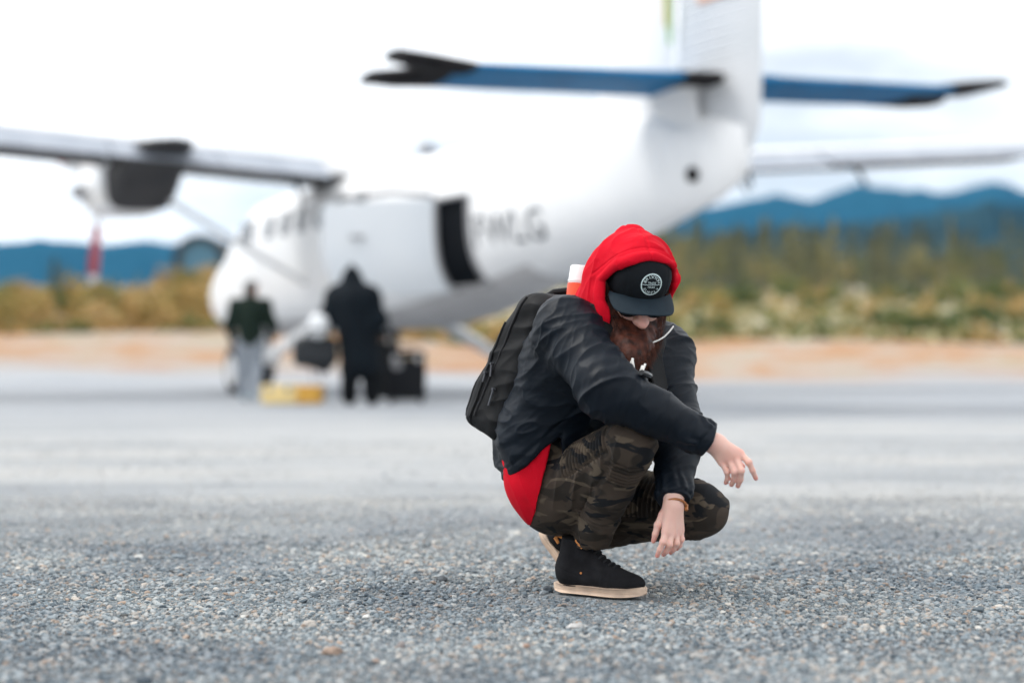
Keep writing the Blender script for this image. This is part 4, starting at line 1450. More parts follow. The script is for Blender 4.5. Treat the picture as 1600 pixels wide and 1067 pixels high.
# ---- jacket
HEM = (P(795, 750, .0), P(872, 682, .0))
HEMX = P(874, 690, .0)[0]
hem_n = np.array([HEM[1][2] - HEM[0][2], 0, -(HEM[1][0] - HEM[0][0])]); hem_n /= -np.linalg.norm(hem_n)     # points down, out of the jacket
if hem_n[2] > 0: hem_n = -hem_n
CUFF_R = P(1110, 690, Yr); CUFF_L = P(1052, 783, Yl + .01)
cdr = (P(1130, 700, Yr) - J['er']); cdr /= np.linalg.norm(cdr)
cdl = (P(1052, 800, Yl) - J['el']); cdl /= np.linalg.norm(cdl)


def arm(p, s, a, e, w, r):
    return sm(.035, cap(p, a, e, r[0], r[1]), cap(p, e, w, r[1] * .94, r[2]))


def jacket_base(p):
    t = torso(p, .016)
    t = smin(t, ell(p, J['chest'] - np.array([.07, -.08, -.05]), (.12, .12, .12)), .08)       # rounded upper back
    blouse = cap(p, P(815, 705, .12), P(880, 655, .10), .085, .10)
    t = smin(t, blouse, .05)
    t = smin(t, cap(p, P(832, 690, .10), P(846, 738, .08), .088, .090), .04)
    h = np.minimum((p - HEM[0]) @ hem_n, HEMX - p[:, 0])
    t = smax(t, h, .012)
    # collar
    t = smin(t, cap(p, J['chest'] + [0, 0, .02], J['neck'] + [0.012, .03, .03], .105, .085), .04)
    ar = arm(p, 'r', J['sr'], J['er'], CUFF_R, (.082, .074, .046))
    ar = smin(ar, cap(p, J['er'] - [0, 0, .012], (J['er'] + CUFF_R) / 2, .060, .048), .03)
    ar = smax(ar, (p - CUFF_R) @ cdr, .006)
    al = arm(p, 'l', J['sl'], J['el'], CUFF_L, (.078, .072, .045))
    al = smax(al, (p - CUFF_L) @ cdl, .006)
    return sm(.035, t, ar, al), t, ar, al


def jacket_sdf(p):
    return jacket_base(p)[0]


def jacket_fine(p):
    f, t, ar, al = jacket_base(p)
    w = 0
    for part, a, b, c, sk in ((ar, J['sr'], J['er'], CUFF_R, 1.0), (al, J['sl'], J['el'], CUFF_L, -1.0)):
        near = sstep(.05, .0, part - f)
        d = (c - a) / np.linalg.norm(c - a)
        tt = (p - a) @ d
        side = np.cross(d, [0.2, -.9, .3]); side /= np.linalg.norm(side)
        up = np.cross(side, d)
        u, v = p @ side, p @ up
        q = np.stack([tt * 17 + u * 9 * sk + 3, u * 4.5 - tt * 3, v * 4.5], 1)
        q2 = np.stack([tt * 34 - u * 14, u * 9, v * 9 + 9], 1)
        L = np.linalg.norm(c - a)
        el = np.exp(-((tt - .47 * L) / .10) ** 2)
        sh = np.exp(-((tt - .05) / .09) ** 2)
        cu = sstep(L - .085, L - .02, tt) * (1 - sstep(L - .018, L - .008, tt))
        fold = ridges(q, 2.6) * (.0080 + .010 * el + .004 * sh) + ridges(q2, 2.4) * (.0034 + .003 * el)
        gather = np.sin(np.arctan2(v - (a @ up), u - (a @ side)) * 11 + 6 * perlin(p * 20)) * .0022 * cu + .004 * cu
        w = w + near * (fold + gather)
    near = sstep(.05, .0, t - f)
    q = np.stack([p[:, 0] * 5 + p[:, 2] * 13, p[:, 1] * 6, p[:, 2] * 16 - p[:, 0] * 11], 1)
    w = w + near * (ridges(q, 2.2) * .012 + ridges(q * 2.2 + 3, 2.2) * .002)
    hemb = np.exp(-(((p - HEM[0]) @ hem_n + .028) / .006) ** 2)
    w = w - near * hemb * .003
    return f - w + .006


M_jacket = mk("black_nylon", (0.0030, 0.0056, 0.0100), (0.0042, 0.0078, 0.0135), scale=7, rough=0.5, bump=0.15, bscale=55, spec=0.16, bdist=0.004)
jacket = world_obj(sdf_obj("jacket", jacket_sdf, (-.06, 3.9, .25), (.62, 4.85, .95), .0055, M_jacket, person, fine=jacket_fine, sub=1))

# zip and chest clips on the jacket front, left strap of the pack
def on_surface(f, p, d, off=0.0, it=40):
    """walk from p along d until the surface f is met"""
    p = np.array(p, float); d = np.array(d, float) / np.linalg.norm(d)
    for _ in range(it):
        s = f(p[None])[0] - off
        if abs(s) < 2e-4: break
        p = p + d * np.clip(s, -.01, .01) * 0.8
    return p


# ---- hoodie: trunk under the jacket, red band at the back hem, and the hood
BAND = (P(857, 700, .0), P(842, 806, .0))
band_n = np.array([.976, 0, -.218]); band_n /= np.linalg.norm(band_n)


APEX = P(987, 376, -.06)
apx = toH(APEX[None])[0]
nkl = toH((J['neck'] + np.array([-.01, .03, 0.0]))[None])[0]


def crown(q):
    t = sm(.03, ell(q, (0, -.002, .036), (.0835, .108, .090)), ell(q, (0, .058, .062), (.068, .046, .058)))
    return t


def hood_outer(p):
    q = toH(p)
    t = sm(.045, ell(q, (0, -.008, .020), (.099, .134, .112)), cap(q, (-.004, -.03, .035), apx, .086, .036))
    t = smin(t, cap(p, fromH((-.055, -.005, .0)), P(939, 494, -.185), .058, .026), .03)
    t = smin(t, crown(q) - .009, .02)
    t = smin(t, cap(q, (-.012, -.03, -.02), nkl, .104, .116), .05)
    t = smin(t, cap(q, (-.03, .01, -.06), (-.035, .005, -.13), .080, .075), .05)
    return t


def hood_open(p):
    """positive in front of the opening"""
    q = toH(p)
    z = q[:, 2]
    zs = [-.22, -.16, -.10, -.05, -.01, .033, .08, .11, .16]
    el = np.interp(z, zs, [.115, .115, .11, .095, .058, .036, .056, .076, .084])
    er = np.interp(z, zs, [.08, .08, .06, .034, .024, .024, .050, .074, .084])
    w = sstep(-.06, .06, q[:, 0])
    return q[:, 1] - (el * (1 - w) + er * w)


def hood_fold(p):
    q = toH(p)
    r = np.stack([q[:, 0] * 7, q[:, 1] * 16 + q[:, 2] * 7, q[:, 2] * 5], 1)
    seam = np.exp(-(q[:, 0] / .0035) ** 2) * (q[:, 2] > .05) + .8 * np.exp(-((hood_open(p) * .75 + .024) / .0022) ** 2)
    return ridges(r, 2.4) * .017 + perlin(q * 12) * .010 + ridges(q * [9, 22, 13] + 4, 2.2) * .005 - seam * .0026


def hoodie_base(p):
    o = hood_outer(p)
    d = hood_open(p)
    low = J['neck'][2] - .05 - p[:, 2]
    shell = np.maximum(np.maximum(o, -(o + .013)), d * .75)
    shell = np.maximum(shell, low)
    hem = np.sqrt((o + .0055) ** 2 + (d * .75 + .004) ** 2) - .0095
    hem = np.maximum(hem, low)
    q = toH(p)
    cut = np.minimum(np.minimum(q[:, 0] + .079, -.012 - q[:, 2]), np.minimum(q[:, 1] - .015, .03 - q[:, 0]))
    shell, hem = np.maximum(shell, cut), np.maximum(hem, cut)
    t = torso(p, .004)
    bc = P(877, 744, .09)
    band = sm(.08, cap(p, bc - lp * .075, J['waist'] - lp * .07, .113, .100), cap(p, bc + lp * .075, J['waist'] + lp * .07, .113, .100))
    t = np.maximum(smin(t, band, .03), (p - BAND[0]) @ band_n)
    t = np.maximum(t, p[:, 2] - J['neck'][2] + .03)
    return smin(smin(shell, hem, .003), t, .002)


def hoodie_fine(p):
    f = hoodie_base(p)
    up = sstep(J['neck'][2] - .02, J['neck'][2] + .03, p[:, 2])
    r = np.stack([p[:, 0] * 26 + p[:, 2] * 10, p[:, 1] * 9, p[:, 2] * 4], 1)
    return f - up * hood_fold(p) * sstep(-.012, -.002, hood_outer(p)) - (1 - up) * (ridges(r) * .006) + .002


M_hoodie = mk("red_fleece", (0.56, 0.0025, 0.016), (0.50, 0.002, 0.013), scale=20, rough=0.9, spec=.15, bump=0.3, bscale=240, bdist=0.002)
hoodie = world_obj(sdf_obj("hoodie", hoodie_base, (-.06, 3.98, .18), (.62, 4.85, 1.02), .0046, M_hoodie, person, fine=hoodie_fine, sub=1))

# ---- cap
def cap_sdf(p):
    q = toH(p)
    t = crown(q)
    low = .004 - .06 * (q[:, 1] - .09) - q[:, 2]
    return np.maximum(np.maximum(t, -(t + .0085)), low)


def cap_fine(p):
    q = toH(p)
    seam = np.exp(-((np.abs(q[:, 0]) - .052) / .002) ** 2) * (q[:, 1] > .03)
    return cap_sdf(p) + seam * .0008
M_cap = mk("black_cap_cotton", (0.0045, 0.006, 0.008), (0.006, 0.008, 0.011), scale=30, spec=.2, rough=0.85, bump=0.2, bscale=400, bdist=0.001)
M_brim = mk("navy_brim_cotton", (0.006, 0.014, 0.022), (0.008, 0.018, 0.027), scale=30, spec=.25, rough=0.8, bump=0.2, bscale=400, bdist=0.001)
capo = world_obj(sdf_obj("cap", cap_sdf, HC - .17, HC + .19, .0036, M_cap, person, fine=cap_fine, sub=1))
mb_v, mb_f = [], []
nu, nv = 33, 14
top, bot = [], []
for i in range(nu):
    u = -1 + 2 * i / (nu - 1)
    xr = .081 * math.sin(u * math.pi / 2 * .93) / math.sin(math.pi / 2 * .93)
    yr = .030 + .077 * math.sqrt(max(0, 1 - (xr / .088) ** 2))
    fl = .055 * (1 - abs(u) ** 5) ** .6
    for j in range(nv):
        v = j / (nv - 1)
        x = xr * (1 + .05 * v)
        y = yr + fl * v - .006 * (1 - v)
        z = .021 - .018 * v * (fl / .055) - .9 * xr ** 2 * (1.6 + 1.2 * v) + .002
        top.append((x, y, z)); bot.append((x, y - .0005, z - .0032))
V = [fromH(q) for q in top] + [fromH(q) for q in bot]
n1 = nu * nv
for i in range(nu - 1):
    for j in range(nv - 1):
        a, b, c, d = i * nv + j, (i + 1) * nv + j, (i + 1) * nv + j + 1, i * nv + j + 1
        mb_f += [(a, b, c, d), (a + n1, d + n1, c + n1, b + n1)]
bd = [i * nv for i in range(nu)] + [(nu - 1) * nv + j for j in range(1, nv)] + [i * nv + nv - 1 for i in range(nu - 2, -1, -1)] + [j for j in range(nv - 2, 0, -1)]
for k in range(len(bd)):
    a, b = bd[k], bd[(k + 1) % len(bd)]
    mb_f.append((b, a, a + n1, b + n1))
mb = MB(); mb.add(V, mb_f)
brim = world_obj(mb.build("brim", M_brim, capo))
brim.data.set_sharp_from_angle(angle=R(50))

# round badge: ring, bar and lettering following the crown
M_badge = mk("pale_mint_print", (0.62, 0.74, 0.74), (0.58, 0.70, 0.70), scale=40, rough=0.7)
BC = np.array([.006, .0, .063]); BR = .0282
def on_crown(V2, off=.0016):
    """drop flat points (x, z about the badge centre) onto the front of the crown"""
    V2 = np.asarray(V2, float)
    q = np.stack([BC[0] + V2[:, 0], np.full(len(V2), .135), BC[2] + V2[:, 1]], 1)
    for _ in range(30):
        d = crown(q) - off
        q[:, 1] -= np.clip(d, -.01, .01) * 0.9
    return [fromH(v) for v in q]
V2, F2 = [], []
for i in range(64):
    a = 2 * math.pi * i / 64
    V2 += [(BR * math.cos(a), BR * math.sin(a)), ((BR - .0028) * math.cos(a), (BR - .0028) * math.sin(a))]
    j = (i + 1) % 64
    F2.append((2 * i, 2 * j, 2 * j + 1, 2 * i + 1))
b0 = len(V2)
for i in range(13):
    x = -.0255 + .051 * i / 12
    V2 += [(x, -.0006), (x, .0006)]
F2 += [(b0 + 2 * i, b0 + 2 * i + 2, b0 + 2 * i + 3, b0 + 2 * i + 1) for i in range(12)]
badge = world_obj(mesh_obj("badge", on_crown(V2), F2, M_badge, capo))
LV, LF = [], []
def put_text(txt, size, fn):
    V, F = text_mesh(txt, size, align='CENTER')
    n = len(LV)
    for v in V: LV.append(fn(v[0], v[1]))
    LF.extend([tuple(i + n for i in f) for f in F])
for txt, up in (("BRIXTON", True), ("SUPPLY", False)):
    for i, ch in enumerate(txt):
        m = (len(txt) - 1) / 2
        a = math.pi / 2 - (i - m) * .385 if up else -math.pi / 2 + (i - m) * .40
        rr = .0166 if up else -.0234
        def fn(x, y, a=a, up=up):
            x *= 1.25
            if up:
                r0 = .0168 + y; return (r0 * math.cos(a - x / .020), r0 * math.sin(a - x / .020))
            r0 = .0238 - y; return (r0 * math.cos(a + x / .020), r0 * math.sin(a + x / .020))
        put_text(ch, .0096, fn)
put_text("TRADE", .0072, lambda x, y: (x * 1.0, y + .0030))
put_text("MARK", .0072, lambda x, y: (x * 1.0, y - .0082))
lett = mesh_obj("badge_lettering", on_crown(LV, .0018), LF, M_badge, badge, smooth=False)
world_obj(lett)

# ---- beard: a soft mass with hair strands over it
def beard_sdf(p):
    q = toH(p)
    t = sm(.03, ell(q, (0, .050, -.100), (.058, .048, .050)), cap(p, fromH((0, .062, -.105)), P(986, 556, -.235), .050, .026), cap(p, fromH((-.03, .055, -.10)), P(970, 545, -.215), .034, .022), cap(p, fromH((.03, .055, -.10)), P(1006, 542, -.215), .036, .024), cap(q, (-.080, .014, .012), (-.066, .03, -.05), .012, .020), cap(q, (.080, .014, .012), (.066, .03, -.05), .012, .020), cap(p, fromH((-.058, .040, -.055)), P(960, 548, -.205), .034, .026), cap(p, fromH((0, .06, -.10)), P(984, 562, -.235), .048, .030),
           cap(q, (-.062, .030, -.050), (-.035, .058, -.105), .020, .034), cap(q, (.062, .030, -.050), (.035, .058, -.105), .020, .034))
    m = sm(.006, cap(q, (-.030, .090, -.082), (-.004, .104, -.058), .008, .007), cap(q, (.030, .090, -.082), (.004, .104, -.058), .008, .007))
    t = smin(t, m, .012)
    t = np.maximum(t, -ell(q, (0, .108, -.074), (.021, .02, .0075)))
    return t + .006 * perlin(q * [60, 60, 14])
M_beard = mk("auburn_beard_hair", (0.016, 0.0045, 0.003), (0.085, 0.022, 0.011), scale=45, rough=0.6, spec=.25, bump=0.5, bscale=200, bdist=0.003)
bV, bQ = surface_net(beard_sdf, HC - .26, HC + .14, .0035)
bV = relax(bV, bQ, 1)
rg = np.random.default_rng(5)
tri = bQ
cen = bV[tri].mean(1)
qn = toH(cen)
nrm = np.cross(bV[tri[:, 1]] - bV[tri[:, 0]], bV[tri[:, 2]] - bV[tri[:, 0]]); nrm /= (np.linalg.norm(nrm, axis=1)[:, None] + 1e-12)
ok = (qn[:, 1] > .0)
pick = rg.choice(np.where(ok)[0], 4200)
SV, SF = [], []
for i in pick:
    r0 = cen[i] + rg.normal(size=3) * .002 - nrm[i] * .004
    q = toH(r0[None])[0]
    mous = q[2] > -.085 and abs(q[0]) < .04
    L = rg.uniform(.010, .016) if mous else rg.uniform(.018, .042)
    down = np.array([0, 0, -1.0]) * .9 + ef * .25 + ex * (q[0] * 4 if mous else -q[0] * 2.5)
    d = nrm[i] * .35 + down + rg.normal(size=3) * .22
    d /= np.linalg.norm(d)
    curl = rg.normal(size=3) * .35
    base = len(SV); p0 = r0; w = rg.uniform(.0005, .0009)
    for k in range(4):
        t = k / 3
        rad = w * (1 - .8 * t)
        s1 = np.cross(d, [0.3, .5, .2]); s1 /= np.linalg.norm(s1); s2 = np.cross(d, s1)
        for m in range(3):
            a = 2.094 * m
            SV.append(p0 + rad * (math.cos(a) * s1 + math.sin(a) * s2))
        d = d + down * .25 + curl * .3; d /= np.linalg.norm(d)
        p0 = p0 + d * L / 3
    for k in range(3):
        for m in range(3):
            m2 = (m + 1) % 3
            SF.append((base + 3 * k + m, base + 3 * k + m2, base + 3 * k + 3 + m2, base + 3 * k + 3 + m))
allV = np.concatenate([bV, np.array(SV)]); allQ = np.concatenate([bQ, np.array(SF) + len(bV)])
M_strand = mk("auburn_beard_strands", (0.030, 0.009, 0.005), (0.125, 0.038, 0.019), scale=90, rough=0.5, spec=.3)
beard = world_obj(mesh_obj("beard", allV, allQ, None, person, mats=[M_beard, M_strand], fmat=np.r_[np.zeros(len(bQ), int), np.ones(len(SF), int)]))
tag(beard, "long dark auburn beard")
# hair at the temples, under the cap
def hair_sdf(p):
    q = toH(p)
    t = ell(q, (0, -.012, .010), (.0835, .102, .095))
    return np.maximum(np.maximum(t, q[:, 1] - .058), -(t + .012)) + .003 * perlin(q * 70)
hair = world_obj(sdf_obj("hair", hair_sdf, HC - .16, HC + .16, .004, M_beard, person))

# dark glasses under the brim
M_lens = mk("dark_glasses_lens", (0.008, 0.008, 0.010), (0.012, 0.012, 0.014), scale=20, rough=.15, spec=.3)
def glasses_sdf(p):
    q = toH(p)
    t = np.full(len(q), 1.0)
    for s in (-1, 1):
        lens = ell(q, (s * .034, .098, -.012), (.031, .012, .025))
        t = smin(t, lens, .004)
        t = smin(t, cap(q, (s * .062, .088, .002), (s * .084, .0, .004), .0032), .004)
    return smin(t, cap(q, (-.012, .112, -.004), (.012, .112, -.004), .0035), .005)
world_obj(sdf_obj("glasses", glasses_sdf, HC - .16, HC + .16, .003, M_lens, person))
# ------------------------------------------------------------------ trousers, shoes, cords
def camo():
    m = bpy.data.materials.new("camouflage_cotton"); m.use_nodes = True
    n, l = m.node_tree.nodes, m.node_tree.links
    b = n["Principled BSDF"]; b.inputs["Roughness"].default_value = .85; b.inputs["Specular IOR Level"].default_value = .25
    tc = n.new("ShaderNodeTexCoord")
    def layer(scale, loc, lo, hi, dist=1.4):
        mp = n.new("ShaderNodeMapping"); mp.inputs["Location"].default_value = loc; mp.inputs["Scale"].default_value = (1, 1, 2.1)
        l.new(tc.outputs["Object"], mp.inputs["Vector"])
        t = n.new("ShaderNodeTexNoise"); t.inputs["Scale"].default_value = scale; t.inputs["Detail"].default_value = 2; t.inputs["Distortion"].default_value = dist
        l.new(mp.outputs["Vector"], t.inputs["Vector"])
        r = n.new("ShaderNodeMapRange"); r.inputs[1].default_value, r.inputs[2].default_value = lo, hi
        l.new(t.outputs["Fac"], r.inputs[0]); return r.outputs[0]
    def mix(f, a, c):
        q = n.new("ShaderNodeMix"); q.data_type = 'RGBA'; l.new(f, q.inputs[0])
        if isinstance(a, tuple): q.inputs[6].default_value = (*a, 1)
        else: l.new(a, q.inputs[6])
        q.inputs[7].default_value = (*c, 1); return q.outputs[2]
    c = mix(layer(5.5, (0, 0, 0), .50, .54), (0.050, 0.037, 0.028), (0.024, 0.019, 0.015))
    c = mix(layer(6.5, (3, 1, 7), .58, .61), c, (0.090, 0.070, 0.050))
    c = mix(layer(7, (9, 4, 2), .575, .595), c, (0.006, 0.007, 0.009))
    l.new(c, b.inputs["Base Color"])
    t2 = n.new("ShaderNodeTexNoise"); t2.inputs["Scale"].default_value = 500
    l.new(tc.outputs["Object"], t2.inputs["Vector"])
    bn = n.new("ShaderNodeBump"); bn.inputs["Strength"].default_value = .2; bn.inputs["Distance"].default_value = .001
    l.new(t2.outputs["Fac"], bn.inputs["Height"]); l.new(bn.outputs["Normal"], b.inputs["Normal"])
    return m
M_camo = camo()
ANK_R = P(924, 847, -.025); ANK_L = J['al'] + np.array([.01, 0, .02])


def leg(p, h, k, a, r):
    th = cap(p, h, k, r[0], r[1])
    sh = cap(p, k + (a - k) * .04, a, r[2], r[3])
    return th, sh


def trouser_base(p):
    seat = sm(.06, ell(p, J['pel'] + [.022, 0, -.002], (.118, .14, .105)), cap(p, J['hr'], J['hl'], .104), cap(p, J['hr'], J['waist'] - lp * .075, .104, .082), cap(p, J['hl'], J['waist'] + lp * .075, .104, .082))
    t1, s1 = leg(p, J['hr'], J['kr'] + [0, 0, .004], ANK_R, (.096, .064, .062, .044))
    calf = ell(p, J['kr'] * .62 + ANK_R * .38 + np.array([-.008, .006, 0]), (.050, .052, .075))
    t2, s2 = leg(p, J['hl'], J['kl'], ANK_L, (.105, .072, .068, .052))
    r = sm(.002, t1, smin(s1, calf, .015))
    l2 = sm(.022, t2, s2)
    r = np.maximum(r, ANK_R[2] - .010 - p[:, 2])
    t = sm(.03, seat, r, l2)
    t = np.maximum(t, -((p - BAND[0]) @ band_n) - .006)                 # waistband just inside the red hem
    return t, t1, s1, t2, s2


def trouser_fine(p):
    t, t1, s1, t2, s2 = trouser_base(p)
    w = 0
    for th, sh, h, k, a, sg in ((t1, s1, J['hr'], J['kr'], ANK_R, 1), (t2, s2, J['hl'], J['kl'], ANK_L, -1)):
        nth = sstep(.03, .004, th - t); nsh = sstep(.03, .004, sh - t)
        dt = (k - h); Lt = np.linalg.norm(dt); dt = dt / Lt
        ds = (a - k); Ls = np.linalg.norm(ds); ds = ds / Ls
        tt, ts = (p - h) @ dt, (p - k) @ ds
        front = np.cross(np.cross(dt, ds), dt); front /= -np.linalg.norm(front)          # outward at the top of the knee
        fr = ((p - h) @ front)
        panel = sstep(.0, .014, fr) * sstep(Lt * .40, Lt * .46, tt) * (1 - sstep(Lt * .93, Lt * 1.0, tt)) * nth
        w = w + panel * (.0068 * np.sin(tt * 2 * math.pi / .0140) + .0015)
        edge = np.exp(-((fr - .005) / .003) ** 2) * sstep(Lt * .38, Lt * .44, tt) * (1 - sstep(Lt * .93, Lt, tt)) * nth
        w = w - edge * .0015
        fs = np.cross(np.cross(ds, dt), ds); fs /= np.linalg.norm(fs)
        fo = (p - k) @ fs
        pan2 = sstep(.0, .02, fo if sg > 0 else -fo * 0 + fo) * sstep(.012, .03, ts) * (1 - sstep(.085, .11, ts)) * nsh
        w = w + pan2 * .0060 * np.sin(ts * 2 * math.pi / .013 + 2 * perlin(p * 12))
        # drag folds: behind the knee on the thigh, stacked rings at the ankle
        q = np.stack([tt * 12 - fr * 16, p[:, 1] * 7, fr * 9], 1)
        w = w + nth * (1 - panel) * ridges(q, 2.4) * .012
        stack = sstep(Ls * .45, Ls * .8, ts)
        q = np.stack([ts * 34 + 4 * perlin(p * 9), p[:, 0] * 9, p[:, 1] * 9], 1)
        w = w + nsh * (ridges(np.stack([ts * 13, fo * 7, p[:, 1] * 8], 1), 2.4) * .011 * (1 - pan2) + stack * ridges(q) * .013)
    q = np.stack([p[:, 0] * 18, p[:, 1] * 7, p[:, 2] * 8], 1)
    return t - w + .004


trousers = world_obj(sdf_obj("trousers", lambda p: trouser_base(p)[0], (-.02, 3.98, .06), (.70, 4.90, .56), .005, M_camo, person, fine=trouser_fine, sub=1))

M_suede = mk("charcoal_suede", (0.009, 0.009, 0.0105), (0.016, 0.016, 0.018), scale=30, rough=0.95, bump=.3, bscale=220, bdist=.002, spec=.15)
M_sole = mk("cream_rubber_sole", (0.66, 0.50, 0.38), (0.42, 0.32, 0.25), scale=22, detail=7, lo=.38, hi=.75, rough=.8, bump=.4, bscale=140, bdist=.003)
M_lace = mk("black_lace_cord", (0.010, 0.010, 0.012), rough=.8)
M_tab = mk("orange_leather_tab", (0.62, 0.24, 0.06), (0.55, 0.20, 0.05), scale=30, rough=.6)


def make_shoe(Mt, parent, bend=0.0):
    """Mt: local (x forward from the heel, y to the person's left, z up) to place coordinates."""
    def upper(q):
        q = q + np.array([0, 0, .006])
        t = sm(.025, ell(q, (.212, .002, .042), (.070, .046, .031)), cap(q, (.062, 0, .060), (.185, 0, .046), .044, .037), ell(q, (.056, 0, .066), (.046, .040, .048)),
               cap(q, (.060, 0, .085), (.074, 0, .155), .044, .047), cap(q, (.085, 0, .120), (.165, 0, .062), .038, .028))
        t = np.maximum(t, .026 - q[:, 2]); t = np.maximum(t, q[:, 2] - .158 + .18 * (q[:, 0] - .07))
        return t
    def fine(q):
        seam = np.exp(-((q[:, 0] - .165 - .25 * (q[:, 2] - .05)) / .0025) ** 2) * .0012 + np.exp(-((q[:, 2] - .064 - .35 * (.06 - q[:, 0])) / .002) ** 2) * (q[:, 0] < .12) * .0010
        tong = sstep(.012, .018, np.abs(q[:, 1])) * sstep(.10, .12, q[:, 0]) * (1 - sstep(.19, .2, q[:, 0]))
        return upper(q) + seam - tong * .002 - perlin(q * 26) * .002
    V, Q = surface_net(upper, (-.03, -.08, .0), (.31, .08, .18), .004)
    V, Q = subdivide(relax(V, Q, 1), Q); V = displace(V, upper, fine)
    r = empty("shoe", (0, 0, 0)); r.parent = parent
    def flex(V):
        V = np.array(V, float)
        a = bend * sstep(.13, .22, V[:, 0]); px, pz = .175, .02
        x, z = V[:, 0] - px, V[:, 2] - pz
        V[:, 0], V[:, 2] = px + x * np.cos(a) - z * np.sin(a), pz + x * np.sin(a) + z * np.cos(a)
        return V
    tr = lambda V: flex(V) @ Mt[:3, :3].T + Mt[:3, 3] - PO
    mesh_obj("upper", tr(V), Q, M_suede, r)
    # sole
    pts = []
    for i in range(44):
        a = 2 * math.pi * i / 44
        x = .143 - .146 * math.cos(a)
        wd = np.interp(x, [0, .03, .08, .14, .20, .25, .289], [.030, .036, .033, .037, .048, .044, .030])
        pts.append((x, wd * math.copysign(abs(math.sin(a)) ** .72, math.sin(a)) + .006 * sstep(.12, .25, np.array([x]))[0] * 0))
    loops = []
    for z, g in ((.0, -.007), (.003, -.002), (.008, .0), (.0125, .0), (.0135, -.0015), (.0145, .0), (.023, .0005), (.0275, -.003), (.029, -.010)):
        loops.append([(x + (g if x > .14 else -g) * (abs(x - .143) / .146), y + math.copysign(g, y) * (1 if abs(y) > .004 else 0), z * .80 + .006 * max(0, (x - .22) / .07) ** 2 + .003 * max(0, (.03 - x) / .03)) for x, y in pts])
    mb = MB(); mb.loft(loops); mb.V = [tuple(v) for v in tr(np.array(mb.V))]
    mb.build("sole", M_sole, r)
    for i in range(7):
        x, z = .106 + .0145 * i, .132 - .0098 * i
        row = []
        for y in np.linspace(-.022, .022, 7):
            s = on_surface(upper, (x + .02, y, z + .06), (-.3, 0, -.95), .0022)
            row.append(s)
        mb = MB(); mb.tube([tr(np.array([p]))[0] for p in row], .0028, 6)
        mb.build("lace", M_lace, r)
    mb = MB(); mb.tube([tr(np.array([p]))[0] for p in ((.024, .004, .150), (.006, .003, .158), (.000, .001, .148), (.010, 0, .134))], [.005, .006, .006, .004], 6); mb.build("heel_tab", M_tab, r)
    mb = MB(); mb.tube([tr(np.array([p]))[0] for p in ((.090, -.043, .152), (.102, -.044, .140), (.110, -.042, .130))], [.004, .0055, .004], 6); mb.build("tongue_tab", M_tab, r)
    mb = MB(); c = on_surface(upper, (.105, -.10, .060), (0, 1, 0), .001); mb.tube([tr(np.array([c + [0, -.001, 0]]))[0], tr(np.array([c + [0, .002, 0]]))[0]], .0028, 8); mb.build("eyelet", M_tab, r)
    return r


def frame(o, f, up):
    k = .94; f = np.array(f, float); f /= np.linalg.norm(f)
    l = np.cross(up, f); l /= np.linalg.norm(l)
    u = np.cross(f, l)
    M = np.eye(4); M[:3, 0], M[:3, 1], M[:3, 2], M[:3, 3] = f * k, l * k, u * k, o
    return M
heelR = P(868, 925, .03); heelR[2] = .008
make_shoe(frame(heelR, (.842, -.50, 0), (0, 0, 1)), person)
toeL = np.array([.200, 4.62, .012])
fl = np.array([.55, -.32, 0]); fl /= np.linalg.norm(fl)
pt = R(46)
fL = fl * math.cos(pt) - np.array([0, 0, 1]) * math.sin(pt)
upL = fl * math.sin(pt) + np.array([0, 0, 1]) * math.cos(pt)
heelL = P(843, 830, .27)
make_shoe(frame(heelL, fL, upL), person, R(44))

# cords of the hood and chest clips, bracelet
M_cord = mk("off_white_cord", (0.72, 0.71, 0.68), (0.62, 0.61, 0.58), scale=90, rough=.8, bump=.3, bscale=300, bdist=.001)
M_clip = mk("black_plastic_clip", (0.006, 0.007, 0.009), (0.009, 0.010, 0.013), scale=20, rough=.25, spec=.35)
def cord(pts, r=.0028):
    mb = MB(); mb.tube([P(*p) - PO for p in pts], r, 8)
    return mb.build("hood_cord", M_cord, hoodie)
cord([(1052, 510, -.10), (1046, 518, -.15), (1038, 526, -.19), (1030, 531, -.215), (1020, 535, -.22)], .0021)
cord([(989, 560, -.29), (984, 572, -.30), (981, 582, -.31), (978, 591, -.315)], .0030)
cord([(988, 560, -.292), (990, 573, -.305), (991, 585, -.315), (992, 594, -.32)], .0030)
cord([(1004, 572, -.285), (1000, 583, -.30), (997, 592, -.31), (994, 600, -.315)], .0036)
cord([(1008, 569, -.28), (1005, 577, -.295), (1004, 585, -.305), (1003, 591, -.31)], .0030)

# ------------------------------------------------------------------ backpack (rests on the person's back: a thing of its own)
pk_o = P(845, 574, .12)
up_ = P(862, 478, .08) - P(790, 676, .16); up_ /= np.linalg.norm(up_)
lf_ = np.array([.74, .67, 0]); lf_ = lf_ - up_ * (lf_ @ up_); lf_ /= np.linalg.norm(lf_)
out_ = np.cross(up_, lf_); out_ /= np.linalg.norm(out_)
if out_ @ np.array([-.6, .6, .2]) < 0: out_ = -out_
PM = np.stack([lf_, out_, up_], 1)                                      # local x left, y out from the back, z up
toP = lambda p: (p - pk_o) @ PM
fromP = lambda q: np.asarray(q) @ PM.T + pk_o
pack = empty("backpack", tuple(pk_o), 0, label="black zipped backpack worn on the back of the crouching person", cat="backpack")
pw = lambda o: (o.data.transform(Matrix.Translation(-Vector(pk_o))), o)[1]
HL = .225


